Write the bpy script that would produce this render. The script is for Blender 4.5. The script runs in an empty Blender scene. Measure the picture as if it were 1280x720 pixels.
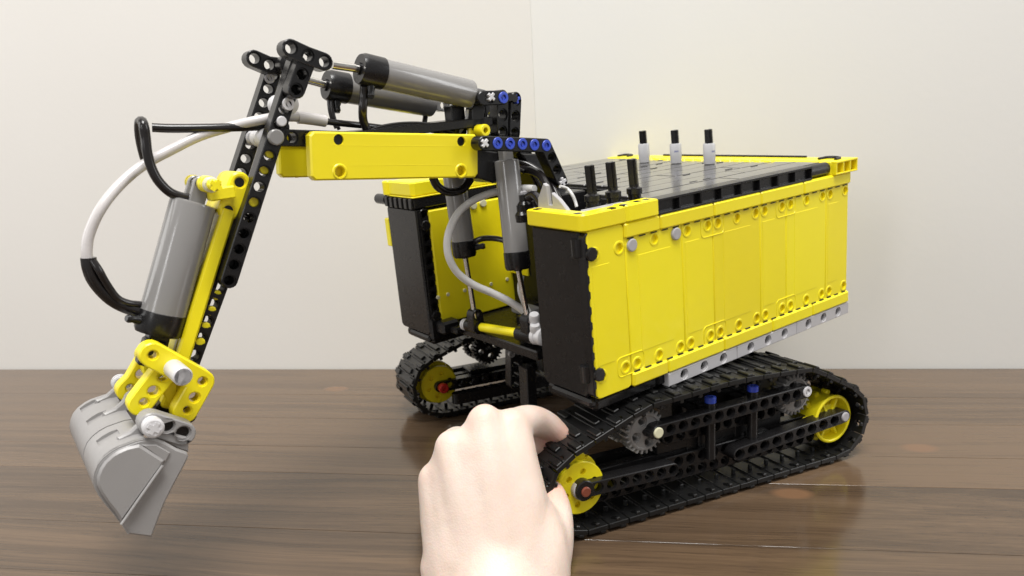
import bpy, bmesh, math, random
from mathutils import Vector, Matrix
from mathutils.geometry import tessellate_polygon
random.seed(7)
PI = math.pi
S = 0.008                      # one building-set unit (8 mm); lengths below are in units
scene = bpy.context.scene
col = scene.collection

# ------------------------------------------------------------------ camera
CAMR = Matrix(((-0.899062, 0.124773, -0.419666), (0.434966, 0.145248, -0.888655), (-0.049925, -0.981496, -0.184859)))
CAMP = Vector((22.138765, 38.450743, 24.226892))
FPX = 956.64
cam = bpy.data.cameras.new('camera')
cam.sensor_width = 36.0
cam.lens = FPX / 1280 * 36
cam.clip_start = 0.01
cam.clip_end = 50
camo = bpy.data.objects.new('camera', cam); col.objects.link(camo)
r, d, w = CAMR.col[0], CAMR.col[1], CAMR.col[2]
cm = Matrix((r, -d, -w)).transposed().to_4x4(); cm.translation = CAMP * S
camo.matrix_world = cm
cam.dof.use_dof = True; cam.dof.focus_distance = 0.40; cam.dof.aperture_fstop = 16.0
scene.camera = camo

# ------------------------------------------------------------------ light
world = bpy.data.worlds.new('World'); scene.world = world; world.use_nodes = True
bg = world.node_tree.nodes['Background']
bg.inputs[0].default_value = (1.0, 0.985, 0.965, 1); bg.inputs[1].default_value = 0.38

def area(name, loc, target, size, power, colr=(1, 1, 1), sy=None):
    l = bpy.data.lights.new(name, 'AREA'); l.energy = power; l.color = colr
    l.size = size
    if sy: l.shape = 'RECTANGLE'; l.size_y = sy
    o = bpy.data.objects.new(name, l); col.objects.link(o)
    o.location = Vector(loc)
    o.rotation_euler = (Vector(target) - Vector(loc)).to_track_quat('-Z', 'Y').to_euler()
    return o
# ceiling lamp before the table, a window to the left and one to the right
area('ceiling_lamp', (0.25, 0.60, 2.0), (-0.08, -0.12, 0.0), 0.9, 57.0, (1.0, 0.985, 0.962))
area('window_light', (1.3, -0.42, 0.62), (-0.05, -0.1, 0.1), 0.8, 6.0, (1.0, 0.99, 0.97))
area('streak_lamp', (1.05, 0.62, 0.50), (0.05, -0.1, 0.1), 0.16, 2.2, (1.0, 1.0, 1.0), 0.6)  # added unseen lamp, puts streaks on the cylinders and black parts
area('room_window', (-1.5, 0.55, 0.75), (-0.3, -0.25, 0.12), 0.9, 17.0, (0.98, 0.99, 1.0))

scene.view_settings.view_transform = 'Standard'
scene.view_settings.look = 'None'
scene.view_settings.exposure = 0.0
scene.view_settings.gamma = 1.0
scene.view_settings.use_curve_mapping = False

# ------------------------------------------------------------------ frames
# world (units): X forward along the tracks, Y to the viewer's side, Z up.  B2W: frame of the upper body (turned and tipped a little)
BR = Matrix(((0.982494, -0.175658, 0.062047), (0.173527, 0.984086, 0.038245), (-0.067778, -0.026808, 0.99734)))
BT = Vector((-0.581508, 0.667689, 19.041206))
B2W = Matrix.Translation(BT) @ BR.to_4x4()
W2B = B2W.inverted()
U2W = Matrix.Identity(4)
ZS = 0.951
def ray_w(u, v):
    c = Vector(((u - 640) / FPX, (v - 360) / FPX, 1.0))
    return CAMR @ c
def at(u, v, y, ax=1):
    """point of the upper body's plane (coordinate ax = y) that shows at photograph position u, v"""
    o = W2B @ CAMP; dd = W2B.to_3x3() @ ray_w(u, v)
    s = (y - o[ax]) / dd[ax]
    return o + dd * s
def uat(u, v, y, ax=1):
    dd = ray_w(u, v); s = (y - CAMP[ax]) / dd[ax]
    return CAMP + dd * s
def dat(u, v, depth):
    return CAMP + ray_w(u, v) * depth
def projw(p):
    q = CAMR.transposed() @ (Vector(p) - CAMP)
    return (640 + FPX * q.x / q.z, 360 + FPX * q.y / q.z, q.z)

# ------------------------------------------------------------------ materials
def plastic(name, rgb, rough=0.32, var=0.06, bump=0.02, coat=0.0, spec=0.5, scale=22.0, rv=0.035):
    m = bpy.data.materials.new(name); m.use_nodes = True
    nt = m.node_tree; N = nt.nodes; L = nt.links
    b = N['Principled BSDF']
    tc = N.new('ShaderNodeTexCoord')
    n1 = N.new('ShaderNodeTexNoise'); n1.inputs['Scale'].default_value = 0.55; n1.inputs['Detail'].default_value = 5
    n2 = N.new('ShaderNodeTexNoise'); n2.inputs['Scale'].default_value = scale / 14; n2.inputs['Detail'].default_value = 1.5
    L.new(tc.outputs['Object'], n1.inputs['Vector']); L.new(tc.outputs['Object'], n2.inputs['Vector'])
    mx = N.new('ShaderNodeMixRGB'); mx.blend_type = 'MIX'
    mx.inputs[1].default_value = (rgb[0] * (1 - var), rgb[1] * (1 - var), rgb[2] * (1 - var), 1)
    mx.inputs[2].default_value = (min(1, rgb[0] * (1 + var)), min(1, rgb[1] * (1 + var)), min(1, rgb[2] * (1 + var)), 1)
    L.new(n1.outputs['Fac'], mx.inputs[0])
    oi = N.new('ShaderNodeObjectInfo'); hv = N.new('ShaderNodeHueSaturation')
    vr = N.new('ShaderNodeMapRange'); vr.inputs['To Min'].default_value = 0.955; vr.inputs['To Max'].default_value = 1.035
    hr = N.new('ShaderNodeMapRange'); hr.inputs['To Min'].default_value = 0.497; hr.inputs['To Max'].default_value = 0.503
    L.new(oi.outputs['Random'], vr.inputs['Value']); L.new(oi.outputs['Random'], hr.inputs['Value'])
    L.new(vr.outputs[0], hv.inputs['Value']); L.new(hr.outputs[0], hv.inputs['Hue'])
    L.new(mx.outputs[0], hv.inputs['Color']); L.new(hv.outputs[0], b.inputs['Base Color'])
    mr = N.new('ShaderNodeMapRange'); mr.inputs['From Min'].default_value = 0.3; mr.inputs['From Max'].default_value = 0.7
    mr.inputs['To Min'].default_value = max(0.03, rough - rv); mr.inputs['To Max'].default_value = rough + rv
    L.new(n2.outputs['Fac'], mr.inputs['Value']); L.new(mr.outputs[0], b.inputs['Roughness'])
    bp = N.new('ShaderNodeBump'); bp.inputs['Strength'].default_value = bump; bp.inputs['Distance'].default_value = 0.0006
    L.new(n2.outputs['Fac'], bp.inputs['Height']); L.new(bp.outputs[0], b.inputs['Normal'])
    b.inputs['Specular IOR Level'].default_value = spec
    b.inputs['Coat Weight'].default_value = coat; b.inputs['Coat Roughness'].default_value = 0.16
    return m
M = {}
M['yellow'] = plastic('yellow_plastic', (0.90, 0.76, 0.013), 0.33, 0.03)
M['black'] = plastic('black_plastic', (0.0095, 0.009, 0.0095), 0.27, 0.08, 0.0, spec=0.42, rv=0.006)
M['rubber'] = plastic('black_tread_plastic', (0.008, 0.008, 0.008), 0.36, 0.08, 0.0, spec=0.42, rv=0.01)
M['tile'] = plastic('glossy_black_tile', (0.024, 0.023, 0.022), 0.2, 0.1, 0.0, 0.6, 0.8)
M['grey'] = plastic('grey_cylinder_plastic', (0.225, 0.218, 0.212), 0.17, 0.05, spec=0.6)
M['lightgrey'] = plastic('light_grey_plastic', (0.40, 0.39, 0.40), 0.38, 0.05)
M['bucketgrey'] = plastic('bucket_grey_plastic', (0.30, 0.29, 0.285), 0.36, 0.06, 0.08)
M['white'] = plastic('white_grey_plastic', (0.62, 0.61, 0.62), 0.35, 0.04)
M['levergrey'] = plastic('lever_grey_plastic', (0.47, 0.465, 0.475), 0.35, 0.04)
M['sillgrey'] = plastic('sill_grey_plastic', (0.50, 0.49, 0.50), 0.4, 0.04)
M['blue'] = plastic('blue_plastic', (0.035, 0.075, 0.50), 0.3, 0.08)
M['red'] = plastic('red_plastic', (0.55, 0.03, 0.02), 0.3, 0.08)
M['brown'] = plastic('reddish_brown_plastic', (0.20, 0.055, 0.03), 0.35, 0.08)
M['tan'] = plastic('tan_plastic', (0.68, 0.66, 0.46), 0.35, 0.05)
M['hosewhite'] = plastic('white_silicone_hose', (0.62, 0.59, 0.58), 0.3, 0.05, coat=0.2)
M['hosegrey'] = plastic('pale_grey_hose', (0.62, 0.61, 0.595), 0.35, 0.05)
M['hoseblack'] = plastic('black_rubber_hose', (0.013, 0.011, 0.011), 0.2, 0.2)
M['print'] = plastic('blue_print', (0.02, 0.04, 0.25), 0.4, 0.05)
m = plastic('chrome_steel', (0.62, 0.60, 0.57), 0.2, 0.04); m.node_tree.nodes['Principled BSDF'].inputs['Metallic'].default_value = 1.0
M['chrome'] = m

def wall_mat(ca, cb_, name):
    m = bpy.data.materials.new(name); m.use_nodes = True
    nt = m.node_tree; N = nt.nodes; L = nt.links; b = N['Principled BSDF']
    tc = N.new('ShaderNodeTexCoord')
    n = N.new('ShaderNodeTexNoise'); n.inputs['Scale'].default_value = 2.2; n.inputs['Detail'].default_value = 4
    L.new(tc.outputs['Object'], n.inputs['Vector'])
    cr = N.new('ShaderNodeValToRGB')
    cr.color_ramp.elements[0].position = 0.3; cr.color_ramp.elements[0].color = (*ca, 1)
    cr.color_ramp.elements[1].position = 0.75; cr.color_ramp.elements[1].color = (*cb_, 1)
    L.new(n.outputs['Fac'], cr.inputs[0]); L.new(cr.outputs[0], b.inputs['Base Color'])
    b.inputs['Roughness'].default_value = 0.62
    n2 = N.new('ShaderNodeTexNoise'); n2.inputs['Scale'].default_value = 190; n2.inputs['Detail'].default_value = 5
    L.new(tc.outputs['Object'], n2.inputs['Vector'])
    bp = N.new('ShaderNodeBump'); bp.inputs['Strength'].default_value = 0.07; bp.inputs['Distance'].default_value = 0.0012
    L.new(n2.outputs['Fac'], bp.inputs['Height']); L.new(bp.outputs[0], b.inputs['Normal'])
    return m
M['wall'] = wall_mat((0.66, 0.636, 0.60), (0.69, 0.672, 0.64), 'cream_wall_paint')
M['wall_lit'] = wall_mat((0.67, 0.657, 0.628), (0.70, 0.692, 0.668), 'lit_side_wall_paint')  # right of the joint: brighter light painted in as a whiter tone

def wood_mat(knot=None):
    """stained, varnished softwood; object space: x along the plank (metres), y across; per-plank offset from object info"""
    m = bpy.data.materials.new('stained_wood'); m.use_nodes = True
    nt = m.node_tree; N = nt.nodes; L = nt.links; b = N['Principled BSDF']
    tc = N.new('ShaderNodeTexCoord'); oi = N.new('ShaderNodeObjectInfo')
    off = N.new('ShaderNodeVectorMath'); off.operation = 'MULTIPLY'; off.inputs[1].default_value = (7.3, 3.1, 5.7)
    cmb = N.new('ShaderNodeCombineXYZ')
    for i in range(3): L.new(oi.outputs['Random'], cmb.inputs[i])
    L.new(cmb.outputs[0], off.inputs[0])
    # a gentle warp so the grain wanders and bends
    nw = N.new('ShaderNodeTexNoise'); nw.inputs['Scale'].default_value = 3.0; nw.inputs['Detail'].default_value = 2
    addo = N.new('ShaderNodeVectorMath'); addo.operation = 'ADD'
    L.new(tc.outputs['Object'], addo.inputs[0]); L.new(off.outputs[0], addo.inputs[1])
    L.new(addo.outputs[0], nw.inputs['Vector'])
    wsc = N.new('ShaderNodeVectorMath'); wsc.operation = 'SCALE'; wsc.inputs['Scale'].default_value = 0.030
    L.new(nw.outputs['Color'], wsc.inputs[0])
    wv = N.new('ShaderNodeVectorMath'); wv.operation = 'ADD'; L.new(addo.outputs[0], wv.inputs[0]); L.new(wsc.outputs[0], wv.inputs[1])
    def noise(sx, sy, det, rough=0.6):
        mp = N.new('ShaderNodeMapping'); mp.inputs['Scale'].default_value = (sx, sy, sy)
        L.new(wv.outputs[0], mp.inputs['Vector'])
        n = N.new('ShaderNodeTexNoise'); n.inputs['Scale'].default_value = 1.0; n.inputs['Detail'].default_value = det; n.inputs['Roughness'].default_value = rough
        L.new(mp.outputs[0], n.inputs['Vector']); return n
    g1 = noise(1.4, 95, 4); g2 = noise(5, 520, 3, 0.7); g3 = noise(0.9, 18, 3)
    def math_(op, a, bb, c=None):
        k = N.new('ShaderNodeMath'); k.operation = op
        for i, x in enumerate((a, bb, c)):
            if x is None: continue
            if isinstance(x, (int, float)): k.inputs[i].default_value = x
            else: L.new(x, k.inputs[i])
        return k.outputs[0]
    s = math_('MULTIPLY_ADD', g2.outputs['Fac'], 0.62, math_('MULTIPLY_ADD', g1.outputs['Fac'], 0.9, math_('MULTIPLY', g3.outputs['Fac'], 0.55)))
    s = math_('MULTIPLY_ADD', oi.outputs['Random'], 0.34, s)
    pn = noise(22, 1500, 2, 0.5)
    pore = N.new('ShaderNodeMapRange'); pore.inputs['From Min'].default_value = 0.60; pore.inputs['From Max'].default_value = 0.72
    pore.inputs['To Min'].default_value = 0.0; pore.inputs['To Max'].default_value = -0.22
    L.new(pn.outputs['Fac'], pore.inputs['Value']); s = math_('ADD', s, pore.outputs[0])
    cr = N.new('ShaderNodeValToRGB'); e = cr.color_ramp.elements
    e[0].position = 0.72; e[0].color = (0.040, 0.0255, 0.0155, 1)
    e[1].position = 1.42; e[1].color = (0.130, 0.084, 0.050, 1)
    k = cr.color_ramp.elements.new(1.0 / 1.0 * 0.999)
    sc = math_('MULTIPLY', s, 0.66)
    e[0].position = 0.46; k.position = 0.66; e[len(e) - 1].position = 0.90
    k.color = (0.072, 0.047, 0.029, 1)
    L.new(sc, cr.inputs[0])
    colour = cr.outputs[0]
    if knot is not None:
        geo = N.new('ShaderNodeTexCoord')
        mp = N.new('ShaderNodeMapping'); mp.vector_type = 'TEXTURE'
        mp.inputs['Location'].default_value = knot; mp.inputs['Scale'].default_value = (0.010, 0.0062, 1.0)
        L.new(geo.outputs['Object'], mp.inputs['Vector'])
        sep = N.new('ShaderNodeSeparateXYZ'); L.new(mp.outputs[0], sep.inputs[0])
        rr = math_('SQRT', math_('ADD', math_('POWER', sep.outputs[0], 2.0), math_('POWER', sep.outputs[1], 2.0)), 0)
        rr = math_('ADD', rr, math_('MULTIPLY', g1.outputs['Fac'], 0.35))
        kr = N.new('ShaderNodeValToRGB'); ke = kr.color_ramp.elements
        ke[0].position = 0.55; ke[0].color = (1, 1, 1, 1); ke[1].position = 0.85; ke[1].color = (0, 0, 0, 1)
        L.new(math_('MULTIPLY', rr, 0.6), kr.inputs[0])
        mx = N.new('ShaderNodeMixRGB'); L.new(kr.outputs[0], mx.inputs[0]); L.new(colour, mx.inputs[1]); mx.inputs[2].default_value = (0.17, 0.095, 0.052, 1)
        colour = mx.outputs[0]
    L.new(colour, b.inputs['Base Color'])
    mr = N.new('ShaderNodeMapRange'); mr.inputs['From Min'].default_value = 0.35; mr.inputs['From Max'].default_value = 0.7
    mr.inputs['To Min'].default_value = 0.10; mr.inputs['To Max'].default_value = 0.20
    L.new(g1.outputs['Fac'], mr.inputs['Value']); L.new(mr.outputs[0], b.inputs['Roughness'])
    bp = N.new('ShaderNodeBump'); bp.inputs['Strength'].default_value = 0.12; bp.inputs['Distance'].default_value = 0.0005
    L.new(s, bp.inputs['Height']); L.new(bp.outputs[0], b.inputs['Normal'])
    b.inputs['Specular IOR Level'].default_value = 0.5
    return m

def skin_mat():
    m = bpy.data.materials.new('skin'); m.use_nodes = True
    nt = m.node_tree; N = nt.nodes; L = nt.links; b = N['Principled BSDF']
    tc = N.new('ShaderNodeTexCoord')
    n = N.new('ShaderNodeTexNoise'); n.inputs['Scale'].default_value = 0.45; n.inputs['Detail'].default_value = 6
    L.new(tc.outputs['Object'], n.inputs['Vector'])
    cr = N.new('ShaderNodeValToRGB')
    cr.color_ramp.elements[0].position = 0.3; cr.color_ramp.elements[0].color = (0.70, 0.55, 0.46, 1)
    cr.color_ramp.elements[1].position = 0.7; cr.color_ramp.elements[1].color = (0.75, 0.62, 0.54, 1)
    L.new(n.outputs['Fac'], cr.inputs[0]); colour = cr.outputs[0]
    for (u, v, dp, rad) in ((704, 548, 48.2, 2.2), (684, 564, 48.6, 2.2), (690, 610, 46.0, 2.0), (606, 520, 44, 1.3), (640, 526, 44.5, 1.3), (564, 552, 44.2, 1.3), (545, 596, 44.6, 1.3), (672, 520, 46.6, 1.2)):
        p = dat(u, v, dp)                               # finger tips and knuckles are ruddier
        ds = N.new('ShaderNodeVectorMath'); ds.operation = 'DISTANCE'; ds.inputs[1].default_value = p
        L.new(tc.outputs['Object'], ds.inputs[0])
        mr = N.new('ShaderNodeMapRange'); mr.interpolation_type = 'SMOOTHSTEP'; mr.inputs['From Min'].default_value = rad; mr.inputs['From Max'].default_value = 0.3
        mr.inputs['To Min'].default_value = 0; mr.inputs['To Max'].default_value = 0.75 if rad > 1.5 else 0.18
        L.new(ds.outputs['Value'], mr.inputs['Value'])
        mx = N.new('ShaderNodeMixRGB'); L.new(mr.outputs[0], mx.inputs[0]); L.new(colour, mx.inputs[1]); mx.inputs[2].default_value = (0.76, 0.42, 0.32, 1)
        colour = mx.outputs[0]
    L.new(colour, b.inputs['Base Color'])
    b.inputs['Subsurface Weight'].default_value = 0.35; b.inputs['Subsurface Radius'].default_value = (0.006, 0.0024, 0.0012)
    b.inputs['Subsurface Scale'].default_value = 0.6
    b.inputs['Roughness'].default_value = 0.5
    v = N.new('ShaderNodeTexVoronoi'); v.inputs['Scale'].default_value = 9
    L.new(tc.outputs['Object'], v.inputs['Vector'])
    n2 = N.new('ShaderNodeTexNoise'); n2.inputs['Scale'].default_value = 2.2; n2.inputs['Detail'].default_value = 6
    L.new(tc.outputs['Object'], n2.inputs['Vector'])
    ad = N.new('ShaderNodeMath'); ad.operation = 'MULTIPLY_ADD'; ad.inputs[1].default_value = 0.4
    L.new(v.outputs['Distance'], ad.inputs[0]); L.new(n2.outputs['Fac'], ad.inputs[2])
    bp = N.new('ShaderNodeBump'); bp.inputs['Strength'].default_value = 0.07; bp.inputs['Distance'].default_value = 0.1
    L.new(ad.outputs[0], bp.inputs['Height']); L.new(bp.outputs[0], b.inputs['Normal'])
    return m

# ------------------------------------------------------------------ mesh builder
class MB:
    def __init__(s): s.v = []; s.f = []
    def add(s, verts, faces, mat=None):
        k = len(s.v)
        s.v += [(mat @ Vector(p)) if mat is not None else Vector(p) for p in verts]
        s.f += [tuple(i + k for i in f) for f in faces]
        return s
    def box(s, a, b, ch=0.05, mat=None):
        """box between corners with chamfered edges"""
        lo = [min(a[i], b[i]) for i in range(3)]; hi = [max(a[i], b[i]) for i in range(3)]
        ch = min(ch, *[(hi[i] - lo[i]) * 0.3 for i in range(3)])
        vs = []; idx = {}
        for sx in (0, 1):
            for sy in (0, 1):
                for sz in (0, 1):
                    sg = (sx, sy, sz)
                    for ax in range(3):
                        p = []
                        for i in range(3):
                            e = hi[i] if sg[i] else lo[i]
                            if i != ax: e += -ch if sg[i] else ch
                            p.append(e)
                        idx[(sg, ax)] = len(vs); vs.append(p)
        fs = []
        for ax in range(3):
            o = [i for i in range(3) if i != ax]
            for sd in (0, 1):
                q = []
                for c in ((0, 0), (1, 0), (1, 1), (0, 1)):
                    g = [0, 0, 0]; g[ax] = sd; g[o[0]] = c[0]; g[o[1]] = c[1]; q.append(idx[(tuple(g), ax)])
                fs.append(q)
        for ax in range(3):        # edges along ax
            o = [i for i in range(3) if i != ax]
            for c in ((0, 0), (1, 0), (1, 1), (0, 1)):
                g0 = [0, 0, 0]; g0[o[0]] = c[0]; g0[o[1]] = c[1]; g1 = g0[:]; g1[ax] = 1
                fs.append([idx[(tuple(g0), o[0])], idx[(tuple(g1), o[0])], idx[(tuple(g1), o[1])], idx[(tuple(g0), o[1])]])
        for sx in (0, 1):
            for sy in (0, 1):
                for sz in (0, 1): fs.append([idx[((sx, sy, sz), a_)] for a_ in range(3)])
        return s.add(vs, fs, mat)
    def lathe(s, prof, n=24, mat=None, closed=False, ends=True):
        """revolve (r, z) profile about Z"""
        vs = []; fs = []
        for (r_, z_) in prof:
            for k in range(n):
                a = 2 * PI * k / n; vs.append((r_ * math.cos(a), r_ * math.sin(a), z_))
        m_ = len(prof)
        for i in range(m_ - (0 if closed else 1)):
            j = (i + 1) % m_
            for k in range(n):
                k2 = (k + 1) % n
                fs.append((i * n + k, i * n + k2, j * n + k2, j * n + k))
        if not closed and ends:
            if prof[0][0] > 1e-6: fs.append(tuple(range(n))[::-1])
            if prof[-1][0] > 1e-6: fs.append(tuple((m_ - 1) * n + k for k in range(n)))
        return s.add(vs, fs, mat)
    def tube(s, pts, rad, n=10, sub=6, mat=None, cap=True):
        pts = [Vector(p) for p in pts]
        P = []
        if len(pts) > 2 and sub > 1:
            for i in range(len(pts) - 1):
                p0 = pts[i - 1] if i else pts[0] * 2 - pts[1]; p1 = pts[i]; p2 = pts[i + 1]
                p3 = pts[i + 2] if i + 2 < len(pts) else pts[-1] * 2 - pts[-2]
                for k in range(sub):
                    t = k / sub
                    P.append(0.5 * ((2 * p1) + (p2 - p0) * t + (2 * p0 - 5 * p1 + 4 * p2 - p3) * t * t + (3 * p1 - p0 - 3 * p2 + p3) * t ** 3))
            P.append(pts[-1])
        else: P = pts
        rr = rad if callable(rad) else (lambda t: rad)
        vs = []; fs = []
        tn = (P[1] - P[0]).normalized(); up = tn.orthogonal().normalized()
        for i, p in enumerate(P):
            t = (P[min(i + 1, len(P) - 1)] - P[max(i - 1, 0)]).normalized()
            up = (up - t * up.dot(t)).normalized(); sd = t.cross(up)
            q = rr(i / (len(P) - 1))
            for k in range(n):
                a = 2 * PI * k / n; vs.append(p + (up * math.cos(a) + sd * math.sin(a)) * q)
        for i in range(len(P) - 1):
            for k in range(n):
                k2 = (k + 1) % n; fs.append((i * n + k, i * n + k2, (i + 1) * n + k2, (i + 1) * n + k))
        if cap:
            fs.append(tuple(range(n))[::-1]); fs.append(tuple((len(P) - 1) * n + k for k in range(n)))
        return s.add(vs, fs, mat)
    def plate(s, outline, holes, t, bev=0.05, mat=None, depth=None, cb=True, back=True):
        """extruded outline in XY, thickness 0..t along Z (seen face at z=t), round holes (x, y[, r]) or polygon holes.
        depth: holes sunk that deep and closed; None: they go through"""
        ol = [Vector((p[0], p[1], 0)) for p in outline]
        ar = sum(ol[i].x * ol[(i + 1) % len(ol)].y - ol[(i + 1) % len(ol)].x * ol[i].y for i in range(len(ol)))
        if ar < 0: ol.reverse()
        n = len(ol)
        ins = []
        for i in range(n):
            e1 = (ol[i] - ol[i - 1]).normalized(); e2 = (ol[(i + 1) % n] - ol[i]).normalized()
            n1 = Vector((-e1.y, e1.x, 0)); n2 = Vector((-e2.y, e2.x, 0)); b_ = n1 + n2
            b_ = b_ / max(0.35, b_.length_squared) * 2 if b_.length > 1e-6 else n1
            ins.append(ol[i] + b_ * bev)
        hl = []
        for h in holes:
            if isinstance(h[0], (int, float)):
                r_ = h[2] if len(h) > 2 else 0.30
                c = Vector((h[0], h[1], 0)); K = 14
                dirs = [Vector((math.cos(2 * PI * k / K), math.sin(2 * PI * k / K), 0)) for k in range(K)]
                hl.append(('r', [c + q * (r_ + (0.09 if cb else 0)) for q in dirs], [c + q * r_ for q in dirs]))
            else:
                hl.append(('p', [Vector((p[0], p[1], 0)) for p in h], None))
        vs = []; fs = []
        def ring(pts, z):
            k = len(vs); vs.extend([Vector((p.x, p.y, z)) for p in pts]); return list(range(k, k + len(pts)))
        def bridge(a, b):
            for i in range(len(a)):
                j = (i + 1) % len(a); fs.append((a[i], a[j], b[j], b[i]))
        def cap(loops, ids, flip):
            flat = [i for l in ids for i in l]
            for tri in tessellate_polygon(loops):
                q = [flat[i] for i in tri]
                nrm = (vs[q[1]] - vs[q[0]]).cross(vs[q[2]] - vs[q[0]])
                if nrm.length < 1e-9: continue
                if (nrm.z < 0) != flip: q.reverse()
                fs.append(tuple(q))
        rt = ring(ins, t); rt2 = ring(ol, t - bev); rb2 = ring(ol, bev); rb = ring(ins, 0)
        bridge(rt2, rt); bridge(rb2, rt2); bridge(rb, rb2)
        top_ids = [rt]; top_loops = [ins]; bot_ids = [rb]; bot_loops = [ins]
        for kind, o_, i_ in hl:
            a = ring(o_, t); top_ids.append(a); top_loops.append(o_)
            if kind == 'r' and cb:
                b1 = ring(o_, t - 0.1); c1 = ring(i_, t - 0.1); bridge(a, b1); bridge(b1, c1); top_in = c1; pin = i_
            else: top_in = a; pin = i_ if kind == 'r' else o_
            if depth is None:
                d1 = ring(pin, 0.1 if (kind == 'r' and cb) else 0)
                bridge(top_in, d1)
                if kind == 'r' and cb:
                    e1 = ring(o_, 0.1); f1 = ring(o_, 0); bridge(d1, e1); bridge(e1, f1); bot_ids.append(f1); bot_loops.append(o_)
                else: bot_ids.append(d1); bot_loops.append(pin)
            else:
                d1 = ring(pin, t - depth); bridge(top_in, d1); fs.append(tuple(d1))
        cap(top_loops, top_ids, False)
        if back: cap(bot_loops, bot_ids, True)
        return s.add(vs, fs, mat)
    def mesh(s, name, smooth=30, recalc=True):
        me = bpy.data.meshes.new(name)
        me.from_pydata([tuple(v) for v in s.v], [], s.f); me.update()
        if recalc:
            bm = bmesh.new(); bm.from_mesh(me); bmesh.ops.recalc_face_normals(bm, faces=bm.faces); bm.to_mesh(me); bm.free()
        me.shade_smooth()
        if smooth is not None: me.set_sharp_from_angle(angle=math.radians(smooth))
        return me

WM = {}
def link(name, me, mat, parent, M4=None, **props):
    """one object; M4 is its place in world units"""
    if mat is not None and isinstance(me, bpy.types.Mesh) and not me.materials: me.materials.append(mat)
    o = bpy.data.objects.new(name, me); col.objects.link(o)
    Wm = Matrix.Scale(S, 4) @ (M4 if M4 is not None else Matrix.Identity(4))
    if parent is not None:
        o.parent = parent; o.matrix_parent_inverse = WM[parent.name].inverted()
    o.matrix_basis = Wm; WM[o.name] = Wm.copy()
    for k, v in props.items(): o[k] = v
    return o
def part(name, mb, mat, parent, M4=None, smooth=30, **props):
    return link(name, mb.mesh(name, smooth), M[mat], parent, M4, **props)
def thing(name, loc, **props):
    o = bpy.data.objects.new(name, None); col.objects.link(o); o.empty_display_size = 0.02
    o.location = Vector(loc) * S; WM[o.name] = Matrix.Translation(Vector(loc) * S)
    for k, v in props.items(): o[k] = v
    return o
def frame(o, x, z):
    """matrix with origin o, local X along x, local Z along z"""
    z = Vector(z).normalized(); x = Vector(x); x = (x - z * x.dot(z)).normalized(); y = z.cross(x)
    m4 = Matrix((x, y, z)).transposed().to_4x4(); m4.translation = Vector(o); return m4
def circ(cx, cy, r_, n=14, a0=0, a1=2 * PI, end=False):
    k = n if not end else n + 1
    return [(cx + r_ * math.cos(a0 + (a1 - a0) * i / n), cy + r_ * math.sin(a0 + (a1 - a0) * i / n)) for i in range(k)]
def stadium(n, r_=0.47):
    return circ(n - 1, 0, r_, 8, -PI / 2, PI / 2, True) + circ(0, 0, r_, 8, PI / 2, 3 * PI / 2, True)
def thick(pts, r_=0.47):
    """rounded outline round a polyline of hole centres"""
    P = [Vector((p[0], p[1])) for p in pts]; L_ = []; R_ = []
    def nrm(a, b): e = (b - a).normalized(); return Vector((-e.y, e.x))
    for i in range(len(P)):
        if i == 0 or i == len(P) - 1: continue
        n1 = nrm(P[i - 1], P[i]); n2 = nrm(P[i], P[i + 1])
        cr = n1.x * n2.y - n1.y * n2.x
        b_ = (n1 + n2); b_ = b_ / b_.length_squared * 2
        arc = []
        a1 = math.atan2(n1.y, n1.x); a2 = math.atan2(n2.y, n2.x)
        dA = (a2 - a1 + PI) % (2 * PI) - PI
        for k in range(5):
            a = a1 + dA * k / 4; arc.append(Vector((math.cos(a), math.sin(a))))
        if cr < 0: L_ += [P[i] + q * r_ for q in arc]; R_ += [P[i] - b_ * r_]
        else: L_ += [P[i] + b_ * r_]; R_ += [P[i] - q * r_ for q in arc]
    n0 = nrm(P[0], P[1]); a0 = math.atan2(n0.y, n0.x); n1 = nrm(P[-2], P[-1]); a1 = math.atan2(n1.y, n1.x)
    end = [P[-1] + Vector((math.cos(a1 - PI * k / 8), math.sin(a1 - PI * k / 8))) * r_ for k in range(9)]
    start = [P[0] + Vector((math.cos(a0 - PI - PI * k / 8), math.sin(a0 - PI - PI * k / 8))) * r_ for k in range(9)]
    return [tuple(p) for p in L_ + end + R_[::-1] + start]
def cross_poly(cx=0, cy=0, a=0.11, b=0.29):
    return [(cx + x, cy + y) for x, y in ((a, a), (a, b), (-a, b), (-a, a), (-b, a), (-b, -a), (-a, -a), (-a, -b), (a, -b), (a, -a), (b, -a), (b, a))]

_beam_cache = {}
def beam_mesh(n, t=1.0, nm='liftarm', holes=None):
    key = (n, t, tuple(holes) if holes is not None else None, nm)
    if key not in _beam_cache:
        hs = range(n) if holes is None else holes
        _beam_cache[key] = MB().plate(stadium(n), [(i, 0) for i in hs], t, 0.05).mesh(nm)
    return _beam_cache[key]
_mat_mesh = {}
def lmesh(me, mat):
    k = (me.name, mat)
    if k not in _mat_mesh:
        c = me if not me.materials else me.copy()
        if c is not me: c.materials.clear()
        c.materials.append(M[mat]); _mat_mesh[k] = c
    return _mat_mesh[k]
def liftarm(parent, p, q, n, mat='black', t=1.0, name='liftarm', nrm=(0, 1, 0), F=B2W, holes=None, fit=True):
    """straight beam, first hole centre p, last towards q; outer face through p and q"""
    p = Vector(p); q = Vector(q); d_ = q - p
    nz = Vector(nrm).normalized(); d_ = d_ - nz * d_.dot(nz)
    sc = d_.length / (n - 1) if fit and n > 1 else 1.0
    m4 = F @ frame(p - nz * t, d_, nz) @ Matrix.Diagonal((sc, 1, 1, 1))
    return link(name, lmesh(beam_mesh(n, t, name, holes), mat), None, parent, m4)

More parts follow.
